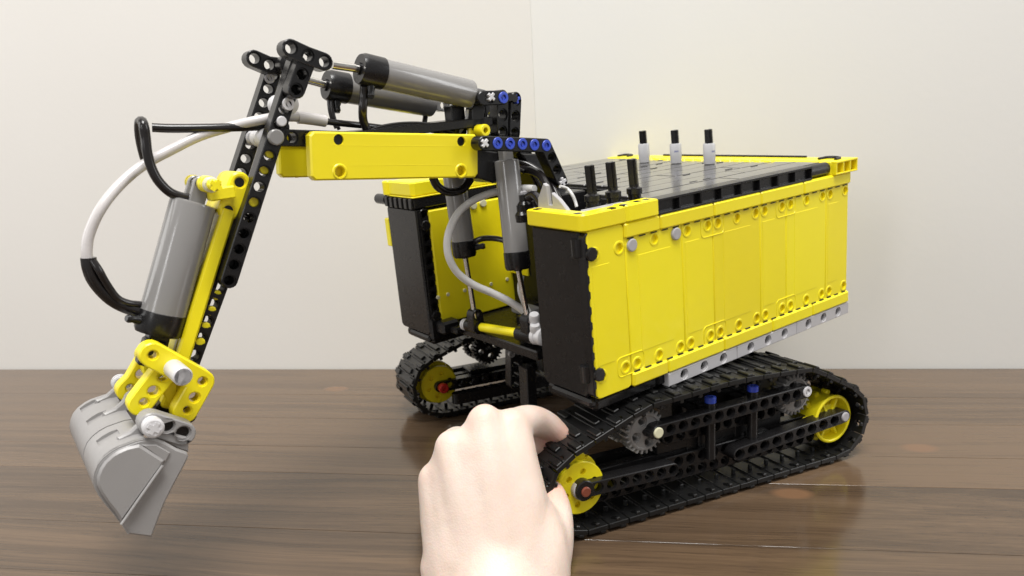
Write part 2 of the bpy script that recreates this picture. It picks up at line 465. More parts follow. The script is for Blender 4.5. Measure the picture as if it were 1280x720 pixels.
# pins and axle ends ------------------------------------------------
def pin_mesh(kind):
    mb = MB()
    if kind == 'slot':      # friction pin end: ring with a slot
        mb.lathe([(0.20, 0.0), (0.20, 0.09), (0.36, 0.09), (0.385, 0.06), (0.385, -0.3), (0.2, -0.3)], 16, closed=True)
        mb.box((-0.1, -0.37, -0.12), (0.1, 0.37, 0.02), 0.01)
    elif kind == 'flat':
        mb.lathe([(0, 0.10), (0.30, 0.10), (0.36, 0.06), (0.37, -0.3), (0, -0.3)], 18)
    elif kind == 'cross':
        mb.plate(cross_poly(0, 0, 0.1, 0.30), [], 0.5, 0.02, Matrix.Translation((0, 0, -0.42)))
    elif kind == 'open':
        mb.lathe([(0.24, -0.3), (0.24, 0.06), (0.34, 0.07), (0.385, 0.04), (0.385, -0.3)], 16, closed=True)
        mb.lathe([(0, -0.1), (0.25, -0.1), (0.25, -0.3), (0, -0.3)], 12)
    return mb.mesh('pin')
PINS = {k: pin_mesh(k) for k in ('slot', 'flat', 'cross', 'open')}
def pin(parent, p, kind='slot', mat='blue', nrm=(0, 1, 0), F=B2W, sc=1.0, rot=0.4):
    x = Vector((1, 0, 0)) if abs(nrm[0]) < 0.8 else Vector((0, 1, 0))
    return link('pin' if kind != 'cross' else 'axle', lmesh(PINS[kind], mat), None, parent,
                F @ frame(p, x, nrm) @ Matrix.Rotation(rot, 4, 'Z') @ Matrix.Scale(sc, 4))
def rod(mb, a, b, rad, n=14):
    return mb.tube([a, b], rad, n, 1)
def bush(parent, a, b, rad=0.45, mat='white', F=B2W, name='bush'):
    a = Vector(a); b = Vector(b); h = (b - a).length
    mb = MB().lathe([(rad * 0.8, 0), (rad, 0.06), (rad, h * 0.36), (rad * 0.88, h * 0.4), (rad * 0.88, h * 0.6), (rad, h * 0.64), (rad, h - 0.06), (rad * 0.8, h)], 18)
    mb.plate(cross_poly(0, 0, 0.12, 0.33), [], 0.04, 0.005, Matrix.Translation((0, 0, h)))
    o = part(name, mb, mat, parent, F @ frame(a, (b - a).orthogonal(), b - a))
    return o
# ------------------------------------------------------------------ the setting: table top of boards, wall behind
WD = Vector((0.8181, -0.5751, 0)); WN = Vector((0.5751, 0.8181, 0)); WP = Vector((-8.24, -37.7, 0))
def setting():
    wl = MB().box((-330, -6, -8), (330, 0, 320), 0.2)
    m4 = frame(WP, WD, (0, 0, 1))                      # local Y = away from the viewer? (Z x X)
    yl = Vector((0, 0, 1)).cross(WD)
    sgn = 1 if yl.dot(WN) > 0 else -1
    hit = CAMP + ray_w(668, 120) * ((WP - CAMP).dot(WN) / ray_w(668, 120).dot(WN))
    xj = (hit - WP).dot(WD)
    core = MB().box((-3.30 / S, -0.5 * sgn, -8), (3.30 / S, -6 * sgn, 2.6 / S), 0.2).mesh('wall')
    for v in core.vertices: v.co *= S
    wo = link('wall', core, M['wall'], None, m4 @ Matrix.Scale(1 / S, 4), kind='structure', label='plain cream painted wall behind the table')
    for a, b, mt in ((-3.3 / S, xj - .004, 'wall_lit'), (xj + .004, 3.3 / S, 'wall')):
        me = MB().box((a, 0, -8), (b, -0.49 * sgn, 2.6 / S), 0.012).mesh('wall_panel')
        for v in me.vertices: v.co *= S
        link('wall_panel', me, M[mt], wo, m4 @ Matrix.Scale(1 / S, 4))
    edges = [0, 8.9, 15.6, 22.3, 27.4, 36.0, 42.0, 47.2, 54.0, 60.5, 67.5, 74.0, 81.0, 87.5, 95.0, 101.5]
    base = MB().box((-1.3 / S, sgn * 0.15, -4.2), (1.3 / S, sgn * 101.4, -2.6), 0.1).mesh('tabletop')
    for v in base.vertices: v.co *= S
    tb = link('tabletop', base, M['under'], None, m4 @ Matrix.Scale(1 / S, 4), kind='structure', label='dark stained wooden tabletop of long boards')
    knots = [uat(990, 617, 0, 2), uat(330, 640, 0, 2), uat(1150, 560, 0, 2), uat(420, 486, 0, 2)]
    for i in range(len(edges) - 1):
        w_ = edges[i + 1] - edges[i]
        mb = MB().box((-1.32 / S, sgn * 0.02, -2.6), (1.32 / S, sgn * (w_ - 0.02), random.uniform(-0.004, 0.0)), 0.012)
        me = mb.mesh('plank')
        for v in me.vertices: v.co *= S
        o = WP + WN * (edges[i] + 0.22)
        mm = frame(o, WD, (0, 0, 1)) @ Matrix.Scale(1 / S, 4)
        mt = M['wood']
        for kp in knots:
            loc = mm.inverted() @ kp
            if 0 < loc.y * sgn / S < w_: mt = wood_mat((loc.x, loc.y, 0)); break
        link('plank', me, mt, tb, mm)
M['wood'] = wood_mat()
M['under'] = plastic('bare_wood_underside', (0.16, 0.11, 0.07), 0.7)
setting()

# ------------------------------------------------------------------ the excavator
EX = thing('excavator', (-10.8, -14.2, 0), label='yellow and black toy excavator of building pieces standing on tracks', category='toy excavator')
W_ = 24.85; G = 19.87; P5 = 4.98
H11 = 11 * ZS

# body core: black inner box with a bay in front for the boom
mb = MB()
mb.box((-0.35, -0.75, -H11 + .05), (-9.0, -4.9, -0.9), .05)
mb.box((-0.35, -G - .7, -H11 + .05), (-9.0, -W_ + .75, -0.1), .05)
mb.box((-8.6, -0.75, -H11 + .1), (-26.4, -W_ + .75, -0.15), .05)
mb.box((-0.1, -0.3, -H11 - 1.0), (-5.6, -5.1, -H11 - .02), .25)
mb.box((-0.1, -G - .3, -H11 - 0.9), (-5.6, -W_ + .3, -H11 - .02), .25)
mb.box((-5.5, -0.3, -H11 - 1.0), (-26.6, -W_ + .3, -H11 - .02), .25)
mb.box((-0.25, -4.2, -H11 - 0.55), (0.3, -0.25, -H11 - 0.02), .2)
mb.box((-0.25, -G - 0.2, -H11 - 0.55), (0.3, -W_ + 1.5, -H11 - 0.02), .2)
BODY = part('body_frame', mb, 'black', EX, B2W)

def panel_mesh(w, holes, h=H11, t=0.78):
    """smooth panel w wide (local X), h tall (local Y down from 0), closed pin holes with raised collars"""
    r_ = 0.3
    ol = [(r_ - r_ * math.cos(a), -r_ + r_ * math.sin(a)) for a in (0, PI / 4, PI / 2)] + \
         [(w - r_ + r_ * math.sin(a), -r_ + r_ * math.cos(a)) for a in (0, PI / 4, PI / 2)] + \
         [(w - r_ + r_ * math.cos(a), -h + r_ - r_ * math.sin(a)) for a in (0, PI / 4, PI / 2)] + \
         [(r_ - r_ * math.sin(a), -h + r_ - r_ * math.cos(a)) for a in (0, PI / 4, PI / 2)]
    mb = MB().plate(ol, [(x, y, 0.3) for x, y in holes], t, 0.07, None, 0.16, False)
    a, b = (1.0, 3.9) if w > 4 else (0.25, 1.65)
    mb.box((a, -2.15, t - .05), (b, -h + 2.1, t + .018), .017)
    for x, y in holes:
        mb.lathe([(0.31, t - 0.02), (0.31, t + 0.035), (0.41, t + 0.035), (0.48, t - 0.02)], 16, Matrix.Translation((x, y, 0)), ends=False)
    return mb
YT = -1.5 * ZS; YB = -9.5 * ZS
widths = [3, 5, 3, 5, 3, 5, 3]
x0 = -0.02
_pm = {}
for w in (3, 5):
    xs = [0.5, 2.5] if w == 3 else [0.5, 2.5, 4.5]
    _pm[w] = panel_mesh(w - 0.02, [(x, YT) for x in xs] + [(x, YB) for x in xs]).mesh('side_panel', 25)
def body_side(y, ny):
    x = x0
    for w in widths:
        if ny > 0: m4 = frame((x, y - 0.78, 0), (-1, 0, 0), (0, ny, 0)) @ Matrix.Diagonal((-1, 1, 1, 1))
        o = frame((x, y - 0.78 * ny, 0), (-1, 0, 0), (0, ny, 0)); 
        # local Y must run upwards: (ny) x (-x) ; mirror when it does not
        if (o.to_3x3() @ Vector((0, 1, 0))).z < 0:
            o = frame((x - w + 0.02, y - 0.78 * ny, 0), (1, 0, 0), (0, ny, 0))
        link('side_panel', lmesh(_pm[w], 'yellow'), None, BODY, B2W @ o)
        x -= w
body_side(0.0, 1)
body_side(-W_, -1)
# grey pins in two of the panel holes
for x in (-3.5 + x0, -7.4 + x0): pin(BODY, (x, 0.06, YT), 'flat', 'lightgrey', sc=1.12)

# upper and lower beams over the panel ends, with black strips for the shade in the joint's gaps
def strip(xa, xb, za, zb, y, name, mat='yellow', t=0.5, ny=1):
    mb = MB().box((xa, y - t * ny, za), (xb, y + 0.17 * ny, zb), 0.12)
    return part(name, mb, mat, BODY, B2W)
for a, b in ((-2.95, -6.0), (-6.0, -11.05), (-11.05, -16.0), (-16.0, -21.0), (-21.0, -27.1)):
    strip(a - .012, b + .012, 0.0, -1.0 * ZS, 0, 'edge_beam')
for a, b in ((-3.0, -6.2), (-6.2, -11.8), (-11.8, -17.2), (-17.2, -22.2), (-22.2, -27.1)):
    strip(a - .012, b + .012, -10.02 * ZS, -11.02 * ZS, 0, 'edge_beam')
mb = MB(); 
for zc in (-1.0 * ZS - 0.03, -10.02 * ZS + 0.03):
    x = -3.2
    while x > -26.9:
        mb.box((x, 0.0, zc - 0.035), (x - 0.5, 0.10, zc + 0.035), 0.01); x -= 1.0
part('joint_shade', mb, 'black', BODY, B2W, kind='stuff')
# embossed connector outlines that tie pairs of holes together
def emboss(xc, zc, wd, hd):
    mb = MB(); o = []
    for cx, cz, a0 in ((wd, hd, 0), (-wd, hd, PI / 2), (-wd, -hd, PI), (wd, -hd, 3 * PI / 2)):
        for k in range(5): o.append(Vector((cx + 0.3 * math.cos(a0 + k * PI / 8), cz + 0.3 * math.sin(a0 + k * PI / 8), 0)))
    o.append(o[0]); mb.tube([(xc + p.x, 0.0, zc + p.y) for p in o], 0.035, 6, 1, cap=False)
    part('connector_rim', mb, 'yellow', BODY, B2W)
for k in (-11.0, -19.0): 
    emboss(k, YT - 0.12, 0.85, 0.33)
for k in (-3.0, -11.0, -19.0): emboss(k, YB + 0.12, 0.85, 0.33)

# light grey beams under the long side
for x in (-6.2, -13.2, -20.2):
    mb = MB().plate([(.02, -.46), (6.98, -.46), (6.98, .46), (.02, .46)], [(5.5, 0), (3.5, 0), (1.5, 0)], 1.0, .05)
    part('sill_beam', mb, 'sillgrey', BODY, B2W @ frame((x, -0.9, -11.55 * ZS), (-1, 0, 0), (0, 1, 0)))
for x in (-6.2, -13.2, -20.2):
    liftarm(BODY, (x - 0.5, -W_ - .1, -11.55 * ZS), (x - 6.5, -W_ - .1, -11.55 * ZS), 7, 'lightgrey', nrm=(0, -1, 0), holes=(1, 3, 5))

# front of the near pod: black panel, corner column, yellow corner trim
def front_panel(ya, yb):
    mb = MB(); w = abs(yb - ya); h = H11 - 0.03
    mb.plate([(0.12, 0), (w - 0.12, 0), (w, -0.12), (w, -h + 0.3), (w - 0.3, -h), (0.3, -h), (0, -h + 0.3), (0, -0.12)], [], 0.6, 0.12)
    return part('front_panel', mb, 'black', BODY, B2W @ frame((-0.42, max(ya, yb) , -0.03), (0, -1, 0), (1, 0, 0)) if False else B2W @ frame((-0.42, min(ya, yb), -0.03), (0, 1, 0), (1, 0, 0)))
front_panel(-0.5, -P5)
front_panel(-G, -W_ + 0.05)
def column(y, ny, ztop, n, x):
    """vertical holed beam at a pod's corner, holes facing sideways, with two pegs"""
    hs = (H11 - 1.0) / (n - 1)
    liftarm(BODY, (x, y, ztop - 0.5), (x, y, ztop - H11 + 0.5), n, 'black', nrm=(0, ny, 0))
    for z in (YT + 0.05, YB + 0.2):
        mb = MB().lathe([(0, 0), (0.36, 0), (0.42, 0.05), (0.42, 0.75), (0.36, 0.8), (0, 0.8)], 14, frame((x + 0.02, y - 0.62 * ny, z), (1, 0, 0), (0, ny, 0)))
        part('peg', mb, 'black', BODY, B2W)
column(-0.02, 1, 0, 11, -0.3)
column(-G + 0.02, 1, 0, 11, -0.55)
for z in (YT + 0.35, YB + 0.1):       # rounded black knuckles beside the column
    mb = MB().lathe([(0, 0), (0.3, 0), (0.4, 0.06), (0.42, 1.1), (0, 1.1)], 14, frame((0.05, -0.75, z - 0.5), (1, 0, 0), (0, 0, 1)))
    part('corner_knuckle', mb, 'black', BODY, B2W)

def trim(pts, za, zb, name='trim_brick', mat='yellow', bev=0.08, par=None):
    mb = MB().plate(pts, [], zb - za, bev)
    m4 = Matrix.Translation((0, 0, za))
    return part(name, mb, mat, par or BODY, B2W @ m4)
rc = [(0.32 - 0.5 + 0.5 * math.cos(a), 0.12 - 0.5 + 0.5 * math.sin(a)) for a in [k * PI / 10 for k in range(6)]]
trim([(0.32, -5.1)] + rc + [(-3.35, 0.12), (-3.35, -0.9), (-0.7, -0.9), (-0.7, -5.1)], 0.0, 1.02)
rc2 = [(-3.0 - 0.35 + 0.35 * math.cos(a), 0.26 - 0.35 + 0.35 * math.sin(a)) for a in [k * PI / 8 for k in range(5)]]
trim(rc2 + [(-5.75, 0.24), (-5.75, -0.9), (-3.0, -0.9)], 0.04, 1.08)
mb = MB()       # small dark clip gaps on the trim's top
for x, y in ((0.0, -4.4), (0.0, -0.6), (-2.2, -0.1), (-3.2, -0.1), (-4.4, -0.2), (-5.2, -0.2)):
    mb.box((x - 0.22, y - 0.2, 1.0), (x + 0.22, y + 0.2, 1.05 if x > -3 else 1.1), 0.02)
part('clip_gap', mb, 'black', BODY, B2W, kind='stuff')
# recess behind the trim: floor, grey inner beam, dark walls
mb = MB().box((-0.75, -0.95, -0.95), (-6.6, -5.0, -0.35), .04)
part('inner_floor', mb, 'black', BODY, B2W)
part('inner_beam', MB().box((-1.2, -1.2, 0.2), (-4.6, -1.9, 0.95), .1), 'lightgrey', BODY, B2W)
mb = MB().plate([(0, 0), (2.9, 0), (2.9, 0.5), (2.2, 1.1), (1.5, 1.5), (1.5, 0.75), (1.15, 0.75), (1.05, 1.9), (0.75, 2.05), (0.1, 1.1)], [], 0.3, 0.04)
part('guard_plate', mb, 'lightgrey', BODY, B2W @ frame((-0.85, -5.1, 0.5), (0, 1, 0), (1, 0, 0)))

# black levers in front, grey levers at the back
def lever_black(x, y):
    mb = MB()
    mb.lathe([(0.5, -0.6), (0.5, 0.0), (0.42, 0.05), (0.42, 0.35), (0.5, 0.4), (0.5, 0.75), (0.3, 0.85), (0.3, 1.0), (0, 1.0)], 16)
    o = part('lever', mb, 'black', BODY, B2W @ Matrix.Translation((x, y, 0.85)))
    a = MB().plate(cross_poly(0, 0, 0.13, 0.28), [], 1.75, 0.03)
    part('axle', a, 'black', o_parent(o), B2W @ Matrix.Translation((x, y, 1.7)) @ Matrix.Rotation(0.06, 4, 'Y') @ Matrix.Rotation(0.5, 4, 'Z'))
def o_parent(o): return BODY           # body > axle keeps three levels
for x, y in ((-2.75, -2.35), (-4.35, -2.2), (-5.95, -1.95)): lever_black(x, y)
for i, y in enumerate((-16.98, -13.18, -9.5)):
    mb = MB().lathe([(0.36, -0.4), (0.36, 0.0), (0.47, 0.05), (0.50, 0.5), (0.50, 1.6), (0.44, 1.72), (0, 1.72)], 20)
    lv = part('lever', mb, 'levergrey', EX, B2W @ Matrix.Translation((-22.2, y, 0.95)))
    a = MB().plate(cross_poly(0, 0, 0.13, 0.31), [], 1.15, 0.03)
    part('axle', a, 'black', lv, B2W @ Matrix.Translation((-22.2, y, 2.66)) @ Matrix.Rotation(0.05, 4, 'Y') @ Matrix.Rotation(0.5, 4, 'Z'))
    if i:           # short blue printed dashes round the sleeve
        mb = MB(); nd = 4
        for k in range(nd):
            a0 = math.radians(40 + k * 11 + (35 if i == 2 else 0) - 10)
            p = [(-22.2 + 0.502 * math.cos(a0 + j * 0.05), y + 0.502 * math.sin(a0 + j * 0.05), 1.95 + (0.14 if s_ else 0)) for s_ in (0, 1) for j in (0, 1, 2)]
            mb.add(p, [(0, 1, 4, 3), (1, 2, 5, 4)])
        part('printed_mark', mb, 'print', lv, B2W)

# roof deck: long glossy tiles in staggered rows
yy = -0.95; row = 0
while yy > -23.9:
    wd = 2.0 if yy > -22.5 else 1.6
    xs = [-6.3, -24.7]
    cuts = [[-15.3], [-18.4], [-20.4], [-15.3], [-18.4]][row % 5]
    seq = [xs[0]] + cuts + [xs[1]]
    if row > 2: seq[0] = -9.6; seq = [s_ for s_ in seq if s_ <= -9.6 and (s_ == -9.6 or s_ < -10.5)]
    for a, b in zip(seq[:-1], seq[1:]):
        mb = MB().box((a - .025, yy - 0.03, 0.55), (b + .025, yy - wd + 0.03, 0.95 + random.uniform(-.012, .012)), 0.05)
        part('deck_tile', mb, 'tile', BODY, B2W)
    yy -= wd; row += 1
mb = MB()       # clip slots on the deck
for k in range(22):
    x = random.uniform(-24, -8); y = -1 - 2 * random.randint(0, 10) - random.choice((0.35, 1.6))
    mb.box((x, y, 0.93), (x - 0.7, y - 0.16, 0.985), 0.01)
part('deck_slot', mb, 'black', BODY, B2W, kind='stuff')
part('deck_edge', MB().box((-5.95, -5.0, -0.3), (-6.3, -0.95, 0.75), .05).box((-9.2, -W_ + .9, -0.3), (-9.6, -5.0, 0.75), .05).box((-6.0, -4.9, -.2), (-9.4, -5.3, .75), .05), 'black', BODY, B2W)
# edge bricks along the near side with square cells, then a round rod
def cell_brick(xa, xb, mat='black', ya=-0.95, yb=0.12, za=0.0, zb=1.0, n=2):
    mb = MB(); s_ = 1 if xb > xa else -1
    mb.box((xa, ya, za), (xb, yb - 0.32, zb), 0.03)
    mb.box((xa, yb - 0.34, zb - 0.17), (xb, yb, zb), 0.03); mb.box((xa, yb - 0.34, za), (xb, yb, za + 0.14), 0.03)
    for k in range(n + 1):
        c = xa + (xb - xa) * k / n
        w = 0.08
        lo = c - (0 if k == 0 and s_ > 0 else w if k else w) ; hi = c + w
        lo = max(min(xa, xb), c - w); hi = min(max(xa, xb), c + w)
        mb.box((lo, yb - 0.34, za + 0.02), (hi, yb - 0.015, zb - 0.02), 0.02)
    return part('edge_brick', mb, mat, BODY, B2W)
for k in range(4): cell_brick(-5.85 - 4.05 * k - .01, -5.85 - 4.05 * (k + 1) + .01)
mb = MB().lathe([(0, 0), (0.44, 0), (0.5, 0.06), (0.5, 2.4), (0.44, 2.46), (0, 2.46)], 20)
part('edge_rod', mb, 'black', BODY, B2W @ frame((-22.0, -0.42, 0.5), (0, 0, 1), (-1, 0, 0)))
# rear top: yellow bricks, corner brick with open cells, dark rod on top
mb = MB()
mb.box((-24.6, 0.0, 0.0), (-27.6, -1.7, 1.0), 0.06)
c = part('corner_brick', mb, 'yellow', BODY, B2W)
mb = MB(); mb.box((-24.65, 0.42, 0.86), (-27.55, -0.05, 1.0), .03); mb.box((-24.65, 0.42, 0.0), (-27.55, -0.05, 0.12), .03)
for x in (-24.73, -25.65, -26.55, -27.47): mb.box((x - .08, 0.405, 0.05), (x + .08, -0.05, 0.95), .02)
part('cell_frame', mb, 'yellow', BODY, B2W)
for a, b in ((-1.72, -9.6), (-9.62, -17.4), (-17.42, -W_)):
    part('rear_beam', MB().box((-24.85, a, 0.0), (-27.3, b, 1.0), 0.1), 'yellow', BODY, B2W)
mb = MB()
y = -5.0
while y > -20:
    mb.box((-24.2, y, 0.4), (-24.9, y - 0.8, 1.05), 0.1); y -= 1.0
part('rear_stud_row', mb, 'yellow', BODY, B2W)
mb = MB(); rod(mb, (-26.9, -3.6, 1.06), (-26.9, -19.0, 1.06), 0.10, 8); part('rear_rod', mb, 'black', BODY, B2W)
for y in (-1.0, -23.4):
    mb = MB().tube([(-25.7, y + .7, 1.03), (-26.5, y + .5, 1.06), (-26.6, y - .5, 1.06), (-25.8, y - .8, 1.03)], 0.14, 8, 5); part('rear_hook', mb, 'black', BODY, B2W)
part('rear_panel', MB().box((-26.4, -0.8, -H11), (-27.0, -W_ + .8, -0.02), .1), 'yellow', BODY, B2W)

# far pod: stepped black beam, yellow top, inner yellow panels, peg, outer panel end
part('far_top_beam', MB().box((0.25, -G + 0.05, 0.02), (-9.0, -W_, 0.84), .08), 'black', BODY, B2W)
mb = MB()
for k in range(6): mb.box((0.12, -G - 0.1 - k * 0.82, 0.0), (0.42, -G - 0.62 - k * 0.82, 0.82), .06)
part('front_ridge', mb, 'black', BODY, B2W)
mb = MB().lathe([(0, 0), (0.36, 0), (0.42, 0.06), (0.42, 1.7), (0, 1.7)], 16, frame((0.05, -W_ + 0.3, 0.5), (1, 0, 0), (0, -1, 0)) )
mb2 = MB().lathe([(0, 1.75), (0.37, 1.75), (0.43, 1.69), (0.43, 0), (0, 0)], 16, frame((0.05, -W_ + 0.2, 0.5), (1, 0, 0), (0, -1, 0)))
part('peg', mb2, 'black', BODY, B2W)
trim([(0.3, -G + .1), (0.3, -W_ + 0.6), (-9.0, -W_ - 0.05), (-9.0, -G + .1)], 0.86, 0.98, bev=0.04)
trim([(0.3 - .3, -G - 0.0), (0.3, -G - .3), (0.3, -W_ + .9), (-9.0, -W_ + .9), (-9.0, -G)], 1.0, 2.1, bev=0.1)
part('trim_peg', MB().lathe([(0, 1.1), (0.42, 1.1), (0.48, 1.02), (0.48, 0), (0, 0)], 16, frame((0.1, -W_ + .7, 1.0), (1, 0, 0), (0, 0, 1))), 'yellow', BODY, B2W)
part('outer_panel_end', MB().box((-0.6, -W_ - 0.0, -1.1), (0.15, -W_ - .75, -3.5), .08), 'yellow', BODY, B2W)
x = -0.9
for w in (3, 5):
    xs = [0.5, 2.5] if w == 3 else [0.5, 2.5, 4.5]
    me = MB().box((0, -9.4, 0), (w - .03, 0, .78), .1).mesh('inner_panel')
    link('inner_panel', me, M['yellow'], BODY, B2W @ frame((x, -G - 0.6, -0.25), (-1, 0, 0), (0, 1, 0)))
    x -= w
pin(BODY, at(592, 257, -G + .25), 'flat', 'tan', sc=0.85); pin(BODY, at(604, 254, -G + .25), 'flat', 'tan', sc=0.85)
for u, v in ((548, 372), (560, 368), (581, 363), (614, 355), (634, 349), (663, 341)): pin(BODY, at(u, v, -G + .22), 'flat', 'tan', sc=0.42)
# back of the bay and near inner wall
part('bay_wall', MB().box((-8.7, -5.0, -9.8), (-8.4, -G, -0.2), .05), 'black', BODY, B2W)
part('bay_panel', MB().box((-8.39, -17.2, -6.8), (-8.2, -G + .1, -0.8), .08), 'yellow', BODY, B2W)
part('inner_panel', MB().box((-0.9, -5.05, -9.6), (-8.4, -4.88, -0.4), .06), 'black', BODY, B2W)
part('bay_floor', MB().box((-2.2, -4.95, -10.1), (-8.6, -G, -9.75), .1).box((0.1, -G + .15, -H11 - 0.4), (-1.2, -G - .6, -9.0), .15).box((-0.3, -G + 1.3, -H11 + .2), (-2.0, -G + .1, -9.2), .2).box((-0.9, -G + 2.3, -H11 + .3), (-3.4, -G + 1.3, -9.6), .15).box((-1.6, -8, -10.3), (-2.4, -G + 2, -9.55), .1), 'black', BODY, B2W)
mb = MB()
for k in range(6): mb.box((-2.0 - k * .9, -9 - k * 1.1, -9.4), (-3.0 - k * .9, -10.6 - k * 1.3, -8.9 + .25 * (k % 3)), .08)
mb.lathe([(0, 0.5), (1.0, 0.5), (1.25, 0.4), (1.3, 0), (0, 0)], 18, Matrix.Translation((-5.2, -12.8, -9.3)))
part('pump_block', mb, 'black', BODY, B2W)
part('valve_cap', MB().box((-5.0, -13.4, -8.9), (-6.4, -15.6, -8.3), .15), 'grey', BODY, B2W)
# plain bottom disc and slewing ring
mb = MB().lathe([(0, -1.9), (6.4, -1.9), (6.6, -1.7), (6.6, -1.2), (7.4, -1.2), (7.5, -1.1), (7.5, -0.45), (0, -0.45)], 40)
part('turntable', mb, 'black', EX, B2W @ Matrix.Translation((-13.3, -12.4, -H11 - 0.6)))

# ------------------------------------------------------------------ cylinders
def cylinder(parent, a, b, rad, cap_at_b=True, cap_len=1.3, rod_to=None, rod_r=0.2, F=B2W, mat='grey', port=None, capr=1.06):
    """barrel from a to b, black cap at b, piston rod on to rod_to"""
    a = Vector(a); b = Vector(b); L_ = (b - a).length
    mb = MB().lathe([(rad * 0.86, 0), (rad * 0.97, 0.06), (rad, 0.16), (rad, L_), (0, L_)], 32)
    o = part('cylinder', mb, mat, parent, F @ frame(a, (b - a).orthogonal(), b - a))
    d_ = (b - a).normalized()
    mb = MB().lathe([(0, -0.12), (rad * 0.98, -0.12), (rad * capr, -0.06), (rad * capr, cap_len * 0.82), (rad * 0.95, cap_len), (rod_r * 1.5, cap_len), (rod_r * 1.5, cap_len + .12), (0, cap_len + .12)], 30)
    if port is not None:
        pv = Vector(port); pv = (pv - d_ * pv.dot(d_)).normalized(); q = frame(b, pv, d_)
        mb.lathe([(0, rad + 0.75), (0.17, rad + 0.75), (0.24, rad + 0.6), (0.2, rad + 0.35), (0.26, rad + 0.2), (0.26, rad * 0.7), (0, rad * .7)], 12,
                 Matrix.Translation((0, 0, cap_len * 0.45)) @ frame((0, 0, 0), (0, 0, 1), (1, 0, 0)))
        m4 = q
    else: m4 = frame(b, d_.orthogonal(), d_)
    part('end_cap', mb, 'black', o, F @ m4)
    if rod_to is not None:
        mb = MB(); rod(mb, b + d_ * cap_len * 0.9, Vector(rod_to), rod_r, 16); part('piston_rod', mb, 'chrome', o, F)
    return o
# lifting cylinders either side of the boom
yn = -10.0; yf = -15.9
A0 = at(633, 200, -10.3); A1 = at(645.5, 316, -9.6); A2 = at(661, 405, -9.3)
c1 = cylinder(EX, A0, A1, 0.86, rod_to=A2, cap_len=1.15, port=(-1, -.6, 0))
mb = MB().box((-0.42, -0.4, -0.85), (0.42, 0.4, 0.1), 0.12); part('mount_lug', mb, 'grey', c1, B2W @ frame(A0, (1, 0, 0), A1 - A0))
B0 = at(567, 215, -15.9); B1 = at(579, 302, -15.6); B2 = at(594, 398, -15.3)
c2 = cylinder(EX, B0, B1, 0.86, rod_to=B2, cap_len=1.15, port=(-1, .8, 0))
mb = MB().box((-0.45, -0.42, -1.9), (0.45, 0.42, 0.1), 0.12); part('mount_lug', mb, 'grey', c2, B2W @ frame(B0, (1, 0, 0), B1 - B0))
mb = MB()      # cap marks
# rod ends and the cross axle
for q, e in ((A2, 1), (B2, 1)):
    mb = MB().plate(stadium(2, 0.5), [(0, 0), (1, 0)], 0.9, 0.05)
    part('rod_end', mb, 'black', EX, B2W @ frame(q + Vector((0, -0.45, 0.3)), (0, 0, -1), (0, 1, 0)))
ya, yb = -8.4, -16.6
pa = Vector((A2.x, -8.6, A2.z - 0.75)); pb = Vector((B2.x, -16.4, B2.z - 0.75)); ed = (pb - pa).normalized()
mb = MB(); rod(mb, pa - ed * 0.6, pb + ed * 0.6, 0.25, 10); part('cross_axle', mb, 'black', EX, B2W)
bush(EX, pa + ed * 0.1, pa - ed * 0.95, 0.62); bush(EX, pb - ed * 0.1, pb + ed * 0.6, 0.46)
q0 = pa.lerp(pb, 0.24); q1 = pa.lerp(pb, 0.84)
mb = MB().lathe([(0.3, 0), (0.34, 0.05), (0.34, (q1 - q0).length - .05), (0.3, (q1 - q0).length)], 14)
part('axle_sleeve', mb, 'yellow', EX, B2W @ frame(q0, (0, 0, 1), q1 - q0))
for t_ in (0.13, 0.9):
    q = pa.lerp(pb, t_); mb = MB().lathe([(0.3, -.9), (.5, -.85), (.5, .85), (.3, .9)], 14); part('axle_sleeve', mb, 'black', EX, B2W @ frame(q, (0, 0, 1), ed))

# ------------------------------------------------------------------ boom
YN = -9.75; YF = -15.75
Lb = at(345, 171.5, -10.7); Rb = at(606, 179, -10.7)
BOOM = liftarm(EX, Lb, Rb, 16, 'black', name='boom')
liftarm(BOOM, (Lb.x, -14.9, Lb.z), (Rb.x, -14.9, Rb.z), 16, 'black')
bx = (Rb - Lb).normalized()
def boom_panel(y, ny):
    pl, pr = at(387, 164, YN), at(598, 168, YN); pl2 = at(388, 226, YN)
    d_ = (pr - pl); L_ = d_.length; h = (pl2 - pl).length
    mb = MB()
    hs = [(1.75, -0.45, 0.32), (L_ - 1.32, -0.47, 0.32), (1.75, -h + 0.5, 0.32), (L_ - 1.35, -h + 0.45, 0.32)]
    r_ = 0.25; ol = [(r_, 0), (L_ - r_, 0), (L_, -r_), (L_, -h + r_), (L_ - r_, -h), (r_, -h), (0, -h + r_), (0, -r_)]
    mb.plate(ol, hs, 0.75, 0.1, None, 0.5, False)
    # shallow ledges of the moulding
    for z in (-0.78, -h + 0.85): mb.box((1.0, z - .02, 0.72), (L_ - 0.8, z + .02, 0.755), 0.004)
    for x_, y_, r2 in hs[2:]: mb.lathe([(0.33, .73), (0.33, .80), (0.42, .805), (0.5, .73)], 18, Matrix.Translation((x_, y_, 0)), ends=False)
    o = frame((pl.x, y - 0.75 * ny, pl.z), d_, (0, ny, 0))
    if (o.to_3x3() @ Vector((0, 1, 0))).z < 0:
        o = frame((pr.x, y - 0.75 * ny, pr.z), -d_, (0, ny, 0))
    bp_ = part('boom_panel', mb, 'yellow', BOOM, B2W @ o)
    for x_, y_, r2 in hs[:2]:
        part('hole_plug', MB().lathe([(0, 0.62), (0.3, 0.62), (0.3, 0.3), (0, 0.3)], 14, Matrix.Translation((x_, y_, 0))), 'black', BOOM, B2W @ o)
boom_panel(YN, 1); boom_panel(YF, -1)
